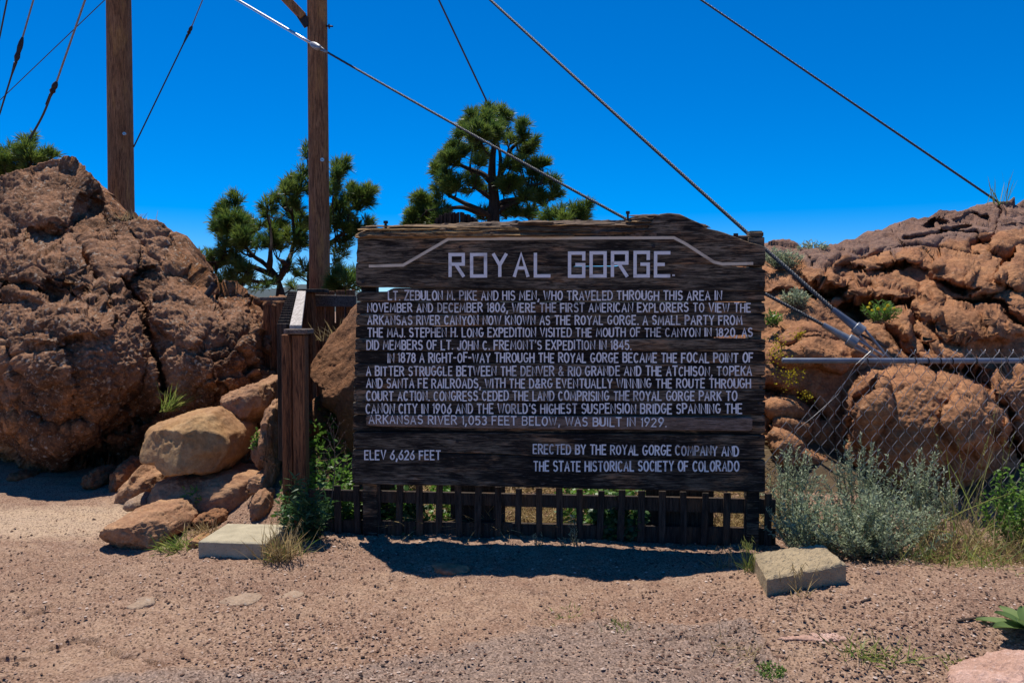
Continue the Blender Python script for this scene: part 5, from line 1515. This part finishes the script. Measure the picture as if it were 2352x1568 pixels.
b2 = [(520, 610, 85), (420, 660, 75), (350, 780, 65), (450, 780, 80), (560, 800, 100), (640, 830, 75), (370, 880, 75), (480, 900, 100), (360, 970, 55), (600, 960, 90), (740, 870, 85), (690, 930, 60), (860, 650, 75), (880, 740, 65), (1070, 420, 85), (1040, 480, 70), (1130, 530, 90), (960, 590, 55), (1220, 330, 65), (1270, 130, 40), (1260, 50, 25), (1210, 440, 70), (1070, 700, 110), (1160, 640, 80), (930, 850, 100), (1000, 900, 80), (1200, 800, 80), (900, 960, 90), (920, 1040, 80), (1000, 1080, 70), (1150, 960, 100), (1200, 1060, 80), (1240, 900, 60), (760, 1050, 80), (640, 1070, 75), (520, 1020, 85), (420, 1100, 75), (430, 1190, 85), (540, 1170, 75), (180, 1200, 75), (300, 1170, 55), (320, 1250, 75), (230, 1260, 70), (130, 1220, 45), (560, 1290, 75), (650, 1320, 70), (520, 1390, 75), (600, 1440, 70), (700, 1400, 60), (380, 1430, 80), (320, 1450, 60), (750, 1480, 45), (850, 1460, 50), (1000, 1330, 45), (1080, 1300, 50), (1160, 1350, 50), (1240, 1290, 55),
      (1620, 250, 85), (1570, 330, 75), (1680, 200, 35), (1550, 420, 65), (1540, 500, 60), (1700, 480, 75), (1760, 540, 75), (1850, 540, 85), (1900, 590, 65), (1920, 500, 55), (1820, 650, 65), (1650, 600, 80), (1600, 700, 80), (1700, 730, 65), (1560, 770, 65), (1560, 880, 75), (1640, 860, 75), (1720, 880, 55), (1750, 920, 55), (1800, 860, 45), (1880, 840, 65), (1670, 980, 65), (1700, 1060, 45), (1640, 1110, 28), (1560, 1150, 30), (1640, 1160, 28), (1550, 1240, 35), (1580, 1290, 35), (1130, 1480, 45), (1400, 500, 90), (1400, 800, 110), (1400, 1000, 90), (1380, 300, 70)]
pine('spreading pine behind the slimmer utility pole, with a forked dark trunk', b2, *Z2, 12.9, [(1000, 1640), (990, 1500), (980, 1400)],
     [[(985, 1420), (930, 1350), (870, 1280), (800, 1220), (730, 1180), (640, 1080), (560, 900), (520, 700)], [(875, 1285), (890, 1210), (890, 1130), (900, 1000), (880, 760)], [(985, 1400), (1040, 1300), (1050, 1260)], [(1010, 1360), (1060, 1260), (1100, 1160), (1140, 1000), (1120, 750), (1080, 500)], [(1060, 1260), (1020, 1220), (960, 1190)], [(1310, 1640), (1290, 1400), (1330, 1100), (1380, 800), (1390, 500), (1320, 200), (1265, 60)], [(1370, 850), (1500, 740), (1540, 640), (1600, 400), (1620, 260)], [(1380, 880), (1540, 790), (1700, 700), (1880, 570)], [(1340, 1080), (1520, 1030), (1640, 930), (1750, 900)], [(1000, 1400), (700, 1270), (450, 1230), (200, 1230)], [(980, 1430), (800, 1440), (620, 1400)]], 17, dens=1.2)
pine('low dark pine just right of the slimmer pole, beside the sign edge', [(1570, 1400, 70), (1650, 1380, 75), (1740, 1370, 70), (1600, 1460, 80), (1700, 1450, 80), (1790, 1440, 60), (1560, 1500, 60)], *Z2, 11.0, [(1660, 1750), (1660, 1640), (1660, 1480)], [[(1660, 1560), (1600, 1430)], [(1660, 1560), (1740, 1400)]], 19, dens=1.3, depth_k=0.3)
pine('small pine top showing over the left outcrop at the picture edge', [(180, 900, 50), (160, 960, 60), (60, 960, 45), (30, 1040, 60), (110, 1050, 70), (200, 1030, 70), (300, 1000, 42), (330, 1000, 28), (250, 1060, 55), (40, 1110, 45), (-40, 1000, 60), (-60, 1090, 80), (120, 1120, 70), (200, 1110, 60)], 0.36, (0, 0), 12.6, [(120, 1500), (130, 1300), (150, 1000)], [[(130, 1200), (30, 1060)], [(135, 1180), (280, 1030)]], 23, dens=1.1, depth_k=0.4)

# ------------------------------------------------------------------ low plants
def stem_plant(name, label, cat, px, py, d, spread, height, nst, lpn, leaf_len, leaf_w, mat, seed, droop=0.25, lean=(0, 0), stem_mat=None, base_r=0.06, group=None, start=0.15, up=0.5, bx=None, zoff=0.0, thick=0.003):
    """stems with leaves from a base; spread = (x, y) half widths, height in metres"""
    rg = random.Random(seed)
    b = P(px, py, d) if bx is None else np.asarray(bx, float)
    b = b + [0, 0, zoff]
    r = thing(name, label, cat, b, group)
    st, lf = MB(), MB()
    for k in range(nst):
        an = rg.random() * 6.283; q = math.sqrt(rg.random())
        tip = b + np.array([math.cos(an) * spread[0] * q + lean[0], math.sin(an) * spread[1] * q + lean[1], height * (1 - 0.45 * q * q) * rg.uniform(0.7, 1.05)])
        s0 = b + np.array([rg.uniform(-1, 1) * base_r, rg.uniform(-1, 1) * base_r * 0.7, -0.03])
        mid = (s0 + tip) / 2 + np.array([(tip - s0)[0] * 0.18, (tip - s0)[1] * 0.18, -0.06 * height]) + np.array([rg.gauss(0, 0.02), rg.gauss(0, 0.02), 0])
        t = np.linspace(0, 1, 8)[:, None]
        pts = s0 * (1 - t) ** 2 + 2 * mid * t * (1 - t) + tip * t ** 2
        st.tube(pts, np.linspace(thick, thick * 0.4, 8), 4, rg.random())
        L_ = np.linalg.norm(tip - s0)
        n = max(3, int(lpn * L_ / 0.1))
        for j in range(n):
            f = start + (1 - start) * (j + rg.random()) / n
            p = s0 * (1 - f) ** 2 + 2 * mid * f * (1 - f) + tip * f ** 2
            ax = (mid - s0) * (1 - f) + (tip - mid) * f; ax /= np.linalg.norm(ax)
            dr = np.array([rg.gauss(0, 1), rg.gauss(0, 1), rg.gauss(0, 0.6)]); dr /= np.linalg.norm(dr)
            dr = dr + ax * up + [0, 0, 0.2]
            lf.leaf(p, dr, leaf_len * rg.uniform(0.6, 1.15), leaf_w * rg.uniform(0.7, 1.2), droop, min(1, max(0, rg.gauss(0.4 + 0.35 * f, 0.2))), 2, rng=rg)
    lf.build('leaves', mat, r)
    st.build('stems', stem_mat or M['twig'], r)
    return r

def grass(name, label, cat, px, py, d, n, L_, w, mat, seed, spread=0.08, tilt=0.6, droop=0.5, lean=(0, 0), bx=None, group=None, seeds=0, flat=1.0):
    rg = random.Random(seed)
    b = P(px, py, d) if bx is None else np.asarray(bx, float)
    m = MB()
    for k in range(n):
        p = b + np.array([rg.gauss(0, spread), rg.gauss(0, spread * flat), -0.01])
        dr = np.array([rg.gauss(lean[0], tilt), rg.gauss(lean[1], tilt), 1.0])
        m.leaf(p, dr, L_ * rg.uniform(0.45, 1.1), w * rg.uniform(0.7, 1.2), droop * rg.uniform(0.4, 1.6), rg.random(), 4, rng=rg)
    for k in range(seeds):
        p = b + np.array([rg.gauss(0, spread), rg.gauss(0, spread * flat), 0])
        e = p + np.array([rg.gauss(lean[0] * L_, 0.25 * L_), rg.gauss(0, 0.1 * L_), L_ * rg.uniform(0.9, 1.3)])
        mid = (p + e) / 2 + [0, 0, 0.1 * L_]
        m.tube([p, mid, e], [0.0012, 0.001, 0.0008], 3, 0.7)
        for j in range(9):
            m.leaf(mid + (e - mid) * (0.3 + 0.7 * j / 9), [rg.gauss(0, 0.5) + 0.3, rg.gauss(0, 0.3), -0.5], 0.03, 0.004, 0.5, rg.uniform(0.5, 1), 2, rng=rg)
    return tag(m.build(name, mat, None, False, b), label, cat, group)

def onground(px, py):
    z = 0.0
    for _ in range(5):
        q = G(px, py, z); z = gh(q[0], q[1])
    q[2] = z; return q

# sage like shrubs at the right
sg = 'grey green shrubs in front of the chain link fence'
stem_plant('sage_shrub', 'large grey green shrub directly behind the rough concrete slab', 'shrub', 0, 0, 0, (0.56, 0.34), 0.46, 150, 12, 0.033, 0.0088, M['sage'], 101, 0.1, (0.0, -0.05), None, 0.25, sg, bx=[2.32, 5.22, 0.0], up=0.7)
stem_plant('sage_shrub', 'grey green shrub growing up against the right edge of the sign', 'shrub', 0, 0, 0, (0.26, 0.22), 0.66, 50, 12, 0.033, 0.0088, M['sage'], 102, 0.1, (0.03, 0), None, 0.15, sg, bx=[1.98, 5.66, 0.0], up=0.7)
stem_plant('sage_shrub', 'tallest grey green shrub, its sprigs standing up before the wire mesh', 'shrub', 0, 0, 0, (0.26, 0.2), 0.76, 44, 12, 0.033, 0.0088, M['sage'], 103, 0.1, (0.0, 0), None, 0.15, sg, bx=[2.52, 5.70, 0.0], up=0.7)
stem_plant('sage_shrub', 'grey green shrub farthest right of the grey ones, with two upright sprigs', 'shrub', 0, 0, 0, (0.22, 0.2), 0.68, 40, 12, 0.033, 0.0088, M['sage'], 104, 0.1, (0.05, 0), None, 0.12, sg, bx=[2.88, 5.6, 0.0], up=0.7)
stem_plant('sage_shrub', 'low grey green shrub in the shadow at the end of the picket fence', 'shrub', 0, 0, 0, (0.34, 0.2), 0.42, 60, 12, 0.033, 0.0088, M['sage'], 105, 0.1, (0.0, 0), None, 0.1, sg, bx=[1.98, 5.25, 0.0], up=0.7)
stem_plant('green_shrub', 'bright leafy green shrub at the right picture edge before the fence', 'shrub', 0, 0, 0, (0.3, 0.22), 0.62, 70, 7, 0.032, 0.018, M['leaf'], 106, 0.3, (0.0, 0), None, 0.12, bx=[3.42, 5.28, 0.0])
# tangle of dry and green grass right
for (x, y, n, L_, mt, sd, lb) in ((2.80, 5.10, 130, 0.34, 'straw', 111, 'dry grass clump right of the large grey green shrub'), (3.05, 5.25, 150, 0.42, 'straw', 112, 'tallest tangle of dry grass before the fence'), (3.25, 4.95, 120, 0.3, 'straw', 113, 'dry grass clump in front of the bright green shrub'),
                               (2.95, 4.85, 80, 0.22, 'grass', 114, 'short green grass at the front of the dry tangle'), (3.12, 5.5, 45, 0.8, 'grass', 115, 'tall green grass blades standing before the wire mesh'), (2.62, 4.98, 70, 0.26, 'grass', 116, 'green grass growing out of the foot of the large grey green shrub'), (3.42, 4.88, 90, 0.3, 'grass', 117, 'green grass tuft at the right picture edge below the bright shrub')):
    grass('grass_clump', lb, 'grass', 0, 0, 0, n, L_, 0.006, M[mt], sd, 0.12, 0.55, 0.6, bx=[x, y, gh(x, y)], group='grass before the chain link fence', seeds=6)
mlt = MB(); r9 = random.Random(5)
for k in range(420):
    x, y = r9.uniform(2.3, 3.6), r9.uniform(4.65, 5.1)
    if r9.random() > sstep(4.55, 4.9, y - 0.12 * (x - 2.6)): continue
    mlt.leaf([x, y, gh(x, y)], [r9.gauss(0, 0.9), r9.gauss(0, 0.9), 0.5], r9.uniform(0.04, 0.12), 0.004, 0.5, r9.random(), 2, rng=r9)
tag(mlt.build('dry_litter', M['straw']), 'sparse dry stalks scattered before the right hand shrubs', 'dry grass', kind='stuff')
for k, (bx_, tp_) in enumerate((((3.2, 5.55, 0.1), (3.45, 5.6, 1.3)), ((3.0, 5.5, 0.1), (3.25, 5.6, 1.0)))):
    m = MB(); a, b = np.array(bx_), np.array(tp_); t = np.linspace(0, 1, 10)[:, None]
    m.tube(a * (1 - t) + b * t + np.array([0.06, 0, 0]) * np.sin(np.pi * t), np.linspace(0.004, 0.0015, 10), 4, 0.8)
    tag(m.build('dry_stalk', M['straw']), ['taller single straw coloured stalk leaning right across the wire mesh', 'shorter straw stalk leaning across the wire mesh beside the taller one'][k], 'stalk')

# plants at the post and under the sign
stem_plant('leafy_plant', 'dark green plant with long pointed leaves in front of the gap beside the post', 'plant', 0, 0, 0, (0.2, 0.14), 0.52, 26, 6, 0.075, 0.015, M['leaf_dark'], 121, 0.35, (0.0, -0.03), M['leaf_dark'], 0.06, bx=[-1.43, 5.50, 0.0], up=0.4)
stem_plant('vine', 'dark green vine tumbling down behind the plant with pointed leaves', 'plant', 0, 0, 0, (0.2, 0.12), 0.32, 24, 8, 0.05, 0.03, M['leaf_dark'], 122, 0.6, (0.06, 0), M['leaf_dark'], 0.08, bx=[-1.34, 5.72, 0.0])
stem_plant('leafy_plant', 'bright green leaves lit by the sun at the lower left corner of the sign', 'plant', 0, 0, 0, (0.14, 0.12), 0.36, 22, 8, 0.034, 0.02, M['leaf'], 123, 0.3, (0.0, 0), None, 0.05, bx=[-1.22, 6.0, 0.05])
def twig_plant(label, b, H, seed, n=9):
    rg = random.Random(seed); m = MB(); b = np.asarray(b, float)
    top = b + [0.02, 0, H]
    m.tube([b, (b + top) / 2 + [0.02, 0, 0], top], [0.004, 0.003, 0.0015], 4, 0.6)
    for k in range(n):
        f = 0.25 + 0.7 * k / n
        p = b + (top - b) * f + [0.02 * math.sin(math.pi * f), 0, 0]
        s = (-1) ** k
        e = p + np.array([s * rg.uniform(0.06, 0.16) * (1.15 - f), rg.uniform(-0.05, 0.05), rg.uniform(0.05, 0.14)])
        m.tube([p, (p + e) / 2 + [0, 0, -0.012], e], [0.0025, 0.002, 0.001], 4, rg.random())
        for j in range(3):
            q = p + (e - p) * rg.uniform(0.4, 1); e2 = q + np.array([rg.uniform(-0.04, 0.04), 0, rg.uniform(0.02, 0.06)])
            m.tube([q, e2], [0.0015, 0.0008], 3, rg.random())
            m.tube([e2, e2 + [0, 0, 0.006]], 0.003, 4, 0.9)
    return tag(m.build('dead_plant', M['twig']), label, 'plant')
twig_plant('bare branching dead plant between the post and the sign', [-1.27, 5.55, 0.25], 0.55, 125, 12)
stem_plant('vine', 'dark leafy vine climbing the picket fence right of its middle', 'plant', 0, 0, 0, (0.22, 0.06), 0.34, 46, 7, 0.045, 0.04, M['leaf_dark'], 126, 0.5, (0.03, 0), M['leaf_dark'], 0.15, bx=[0.72, 5.55, 0.0])
stem_plant('vine', 'dark leafy vine on the picket fence below the left part of the sign', 'plant', 0, 0, 0, (0.16, 0.05), 0.38, 26, 6, 0.045, 0.04, M['leaf_dark'], 127, 0.5, (0.0, 0), M['leaf_dark'], 0.12, bx=[-0.76, 5.66, 0.0])
for k, (px, py, h, lb) in enumerate(((1325, 1250, 0.24, 'upright grey green sprig before the middle pickets'), (1240, 1255, 0.13, 'shorter grey green sprig left of the upright one, before the pickets'), (1294, 1258, 0.08, 'tiny grey green sprig at the foot of the middle pickets'))):
    q = onground(px, py)
    stem_plant('sage_sprig', lb, 'plant', 0, 0, 0, (0.05, 0.03), h, 5, 10, 0.026, 0.006, M['sage'], 130 + k, 0.1, (0, 0), None, 0.01, bx=q, up=0.8, group='grey green sprigs before the pickets')
# growth on the bank behind the fence
ug = MB(); r9 = random.Random(9)
for k in range(9000):
    x, y = r9.uniform(-1.7, 2.0), 5.68 + 1.9 * r9.random() ** 1.7
    z = gh(x, y)
    green = (fbm(np.array([[x * 1.6, y * 1.2, 3.0]]), 3, 5)[0] + (0.22 if x < -0.2 else -0.12) + (0.15 if 0.3 < x < 0.9 else 0)) > 0.02
    if green: continue
    ug.leaf([x, y, z], [r9.gauss(0, 0.9), r9.gauss(0, 0.7), 0.7], r9.uniform(0.12, 0.38), 0.007, 0.5, r9.random(), 2, rng=r9)
tag(ug.build('dry_grass', M['straw']), 'dry pale grass on the bank behind the picket fence', 'grass', kind='stuff')
ug = MB()
for k in range(15000):
    x, y = r9.uniform(-1.7, 2.0), 5.68 + 1.9 * r9.random() ** 1.7
    green = (fbm(np.array([[x * 1.6, y * 1.2, 3.0]]), 3, 5)[0] + (0.22 if x < -0.2 else -0.12) + (0.15 if 0.3 < x < 0.9 else 0)) > 0.02
    if not green: continue
    z = gh(x, y) + r9.random() ** 1.5 * 0.30
    ug.leaf([x, y, z], [r9.gauss(0, 1), r9.gauss(0, 1), 0.5], r9.uniform(0.03, 0.06), 0.028, 0.4, r9.random(), 2, rng=r9)
tag(ug.build('ground_cover', M['leaf']), 'sunlit green leaves covering the bank behind the picket fence', 'plants', kind='stuff')

# tufts among the left rocks
grass('grass_tuft', 'bright green grass tuft growing from a crack of the left outcrop', 'grass', 385, 942, 7.45, 90, 0.30, 0.007, M['grass'], 141, 0.03, 0.35, 0.5, (0.55, -0.1))
grass('grass_tuft', 'green grass tuft at the right side of the angular front boulder', 'grass', 0, 0, 0, 110, 0.17, 0.007, M['grass'], 142, 0.05, 0.8, 0.5, (-0.3, -0.4), bx=onground(405, 1258))
grass('grass_tuft', 'dry and green grass between the angular boulder and the small orange stone', 'grass', 0, 0, 0, 80, 0.15, 0.006, M['straw'], 143, 0.06, 0.6, 0.5, bx=onground(470, 1232) + [0, 0, 0.02])
stem_plant('leafy_plant', 'slender weed with narrow leaves behind the angular front boulder', 'plant', 436, 1180, 6.1, (0.1, 0.06), 0.24, 9, 6, 0.06, 0.011, M['leaf'], 144, 0.4, (0.02, 0), M['leaf'], 0.04)
grass('grass_tuft', 'straw coloured grass tuft hugging the right end of the smooth slab', 'grass', 0, 0, 0, 200, 0.24, 0.006, M['straw'], 145, 0.05, 0.45, 0.5, (0.1, 0), bx=onground(640, 1282), seeds=10)
grass('grass_tuft', 'green grass blades within the straw tuft at the smooth slab', 'grass', 0, 0, 0, 60, 0.2, 0.006, M['grass'], 146, 0.06, 0.5, 0.5, (0.2, 0), bx=onground(655, 1278))
grass('grass_tuft', 'thin dry grass lying on the ground between smooth slab and post', 'grass', 0, 0, 0, 70, 0.12, 0.005, M['straw'], 147, 0.09, 1.2, 0.3, bx=onground(690, 1262))
stem_plant('vine', 'small bright green vine hanging in the joint beside the upright boulder', 'plant', 601, 1052, 6.42, (0.07, 0.03), 0.26, 22, 9, 0.034, 0.024, M['leaf'], 148, 0.5, (0, -0.06), M['leaf'], 0.03)
stem_plant('leafy_plant', 'small green weed at the foot of the handrail post', 'plant', 0, 0, 0, (0.07, 0.05), 0.16, 12, 8, 0.035, 0.016, M['leaf_dark'], 149, 0.4, (0, 0), M['leaf'], 0.03, bx=onground(640, 1180) + [0.06, 0.2, 0.02])
grass('grass_tuft', 'tiny dry tuft at the foot of the thick pole on the outcrop', 'grass', 300, 505, 9.4, 50, 0.16, 0.008, M['straw'], 150, 0.1, 0.6, 0.4)
grass('grass_tuft', 'dry grass behind the landing fence above the leaning boulder', 'grass', 770, 780, 8.0, 50, 0.24, 0.008, M['straw'], 151, 0.1, 0.5, 0.4)
grass('grass_tuft', 'dry wisps at the left picture edge on the outcrop crack', 'grass', 8, 800, 7.9, 30, 0.14, 0.006, M['straw'], 152, 0.05, 0.6, 0.5)
# pipe stub on the outcrop
m = MB(); m.tube([P(472, 682, 8.55), P(492, 655, 8.6)], 0.035, 14); m.tube([P(490, 657, 8.59), P(493, 653, 8.6)], 0.04, 14)
tag(m.build('pipe_stub', M['iron']), 'short dark pipe stub poking out of the left outcrop', 'pipe')

# growth on the right outcrop
def clump(label, px, py, d, w, h, n, mat, seed, name='small_shrub', leaf=0.045, lw=0.011, cat='shrub'):
    return stem_plant(name, label, cat, px, py, d, (w, w * 0.7), h, n, 7, leaf, lw, M[mat], seed, 0.15, (0, 0), None, 0.08, up=0.7)
clump('grey green shrub at the crest right beside the sign corner', 1795, 612, 8.5, 0.24, 0.2, 90, 'sage', 161)
clump('small scraggly shrub on the crest, right of the one at the sign corner', 1868, 584, 8.9, 0.2, 0.16, 50, 'sage', 162)
clump('small grey green shrub in the middle of the slope between cable and sign', 1826, 700, 7.75, 0.15, 0.16, 70, 'sage', 163)
s4 = clump('green shrub with a few yellow flowers in a hollow of the right outcrop', 2022, 735, 7.35, 0.19, 0.18, 46, 'leaf', 164, leaf=0.05, lw=0.01)
m = MB(); r9 = random.Random(3)
for k in range(9):
    c = P(2022 + r9.uniform(-36, 36), 712 + r9.uniform(-16, 14), 7.2)
    for j in range(7):
        m.leaf(c, [math.cos(j * 0.9), -0.5, math.sin(j * 0.9)], 0.02, 0.012, 0, r9.random(), 2, rng=r9)
m.build('flowers', M['flower'], s4)
clump('yellow green shrub low beside the right sign edge, half hidden', 1772, 745, 7.5, 0.1, 0.13, 28, 'leaf', 165)
grass('grass_tuft', 'thin grass blades standing on the right crest below the cable', 'grass', 2296, 468, 10.2, 14, 0.42, 0.012, M['grass'], 166, 0.08, 0.25, 0.1)
def moss(label, px, py, d, w, h, n, seed):
    rg = random.Random(seed); m = MB()
    for k in range(n):
        p = P(px + rg.gauss(0, w), py + rg.gauss(0, h), d + rg.uniform(-0.08, 0.05))
        m.leaf(p, [rg.gauss(0, 1), -0.7, rg.gauss(0.4, 1)], 0.02, 0.014, 0.1, rg.random(), 2, rng=rg)
    return tag(m.build('moss_patch', M['moss']), label, 'moss')
moss('yellow moss patch on the rock just right of the sign, above the pipe end', 1785, 805, 7.0, 14, 18, 120, 171)
moss('small yellow moss patch left of the lower cable socket', 1835, 770, 7.25, 10, 7, 60, 172)
moss('yellow moss patch beneath the left end of the top pipe', 1815, 865, 6.9, 18, 14, 120, 173)
moss('yellow moss dot on the rock below the moss beneath the pipe end', 1852, 908, 6.85, 8, 6, 50, 174)

# weeds in the gravel
wg = 'weeds in the gravel'
grass('weed', 'small sparse weed alone in the gravel right of centre', 'weed', 0, 0, 0, 60, 0.06, 0.006, M['grass'], 181, 0.05, 1.3, 0.3, bx=onground(1300, 1412), group=wg)
grass('weed', 'spiky green weed at the edge of the worn asphalt', 'weed', 0, 0, 0, 90, 0.075, 0.006, M['grass'], 182, 0.035, 1.1, 0.3, bx=onground(1424, 1446), group=wg)
grass('weed', 'sparse yellowish grass beside the end of the asphalt edge', 'weed', 0, 0, 0, 110, 0.1, 0.004, M['straw'], 183, 0.09, 1.1, 0.3, bx=onground(1720, 1502), group=wg)
stem_plant('weed', 'dense low green weed near the bottom edge at the asphalt corner', 'weed', 0, 0, 0, (0.07, 0.07), 0.055, 60, 16, 0.012, 0.007, M['leaf'], 184, 0.2, (0, 0), M['leaf'], 0.03, wg, bx=onground(1770, 1550), thick=0.0012)
grass('weed', 'sprawling grass with long runners over the orange flat stone', 'weed', 0, 0, 0, 120, 0.13, 0.006, M['grass'], 185, 0.09, 1.3, 0.2, bx=onground(2005, 1508), group=wg, flat=0.5)
grass('weed', 'tiny green weed left of the pink corner rock', 'weed', 0, 0, 0, 40, 0.05, 0.005, M['grass'], 186, 0.02, 1.0, 0.3, bx=onground(2185, 1520), group=wg)
grass('weed', 'seeding grass at the left side of the rough concrete slab', 'weed', 0, 0, 0, 40, 0.17, 0.005, M['grass'], 187, 0.02, 0.3, 0.5, (-0.1, 0), bx=onground(1722, 1312), group=wg, seeds=8)
grass('weed', 'dry grass stalks in front of the rough concrete slab', 'weed', 0, 0, 0, 26, 0.16, 0.004, M['straw'], 188, 0.04, 0.5, 0.5, (0.0, -0.2), bx=onground(1822, 1364), group=wg, seeds=6)
grass('weed', 'pale dry sprig lying in the sign shadow left of the rough slab', 'weed', 0, 0, 0, 26, 0.13, 0.004, M['straw'], 189, 0.03, 0.9, 0.3, (0.3, 0), bx=onground(1652, 1304), group=wg, seeds=5)
m = MB(); m.tube([onground(2198, 1428) + [0, 0, 0.008], onground(2230, 1425) + [0, 0, 0.012], onground(2262, 1418) + [0, 0, 0.008]], [0.005, 0.006, 0.004], 6, 0.2)
tag(m.build('twig', M['twig']), 'straight brown twig lying on the gravel at the right', 'twig')
m = MB(); m.tube([onground(1978, 1384) + [0, 0, 0.006], onground(2000, 1376) + [0, 0, 0.008]], 0.005, 6, 0.3)
tag(m.build('twig', M['twig']), 'short twig on the gravel in front of the rough slab', 'twig')
# mullein rosette at the right edge
b = onground(2368, 1462)
ml = thing('mullein_plant', 'pale green plant with broad fuzzy leaves at the right picture edge', 'plant', b)
r9 = random.Random(21)
for k in range(13):
    an = k * 2.4; el = 0.12 + 0.95 * (k / 13)
    d_ = np.array([math.cos(an), math.sin(an), el]); L_ = 0.24 - 0.07 * k / 13
    m = MB()
    n = 9
    t = np.linspace(0, 1, n)
    d_ /= np.linalg.norm(d_)
    side = np.cross(d_, [0, 0, 1]); side /= np.linalg.norm(side)
    upv = np.cross(side, d_)
    secs = []
    for q in t:
        w = 0.042 * math.sin(math.pi * (0.1 + 0.88 * q)) ** 0.7
        c = b + d_ * L_ * q + np.array([0, 0, -0.05 * q * q + 0.02])
        secs.append([c - side * w + upv * 0.010, c - side * w * 0.5 + upv * 0.001, c - upv * 0.003, c + side * w * 0.5 + upv * 0.001, c + side * w + upv * 0.010])
    m.loft(np.array(secs), False, r9.random(), closed=False)
    m.build('leaf', M['mullein'], ml, True)
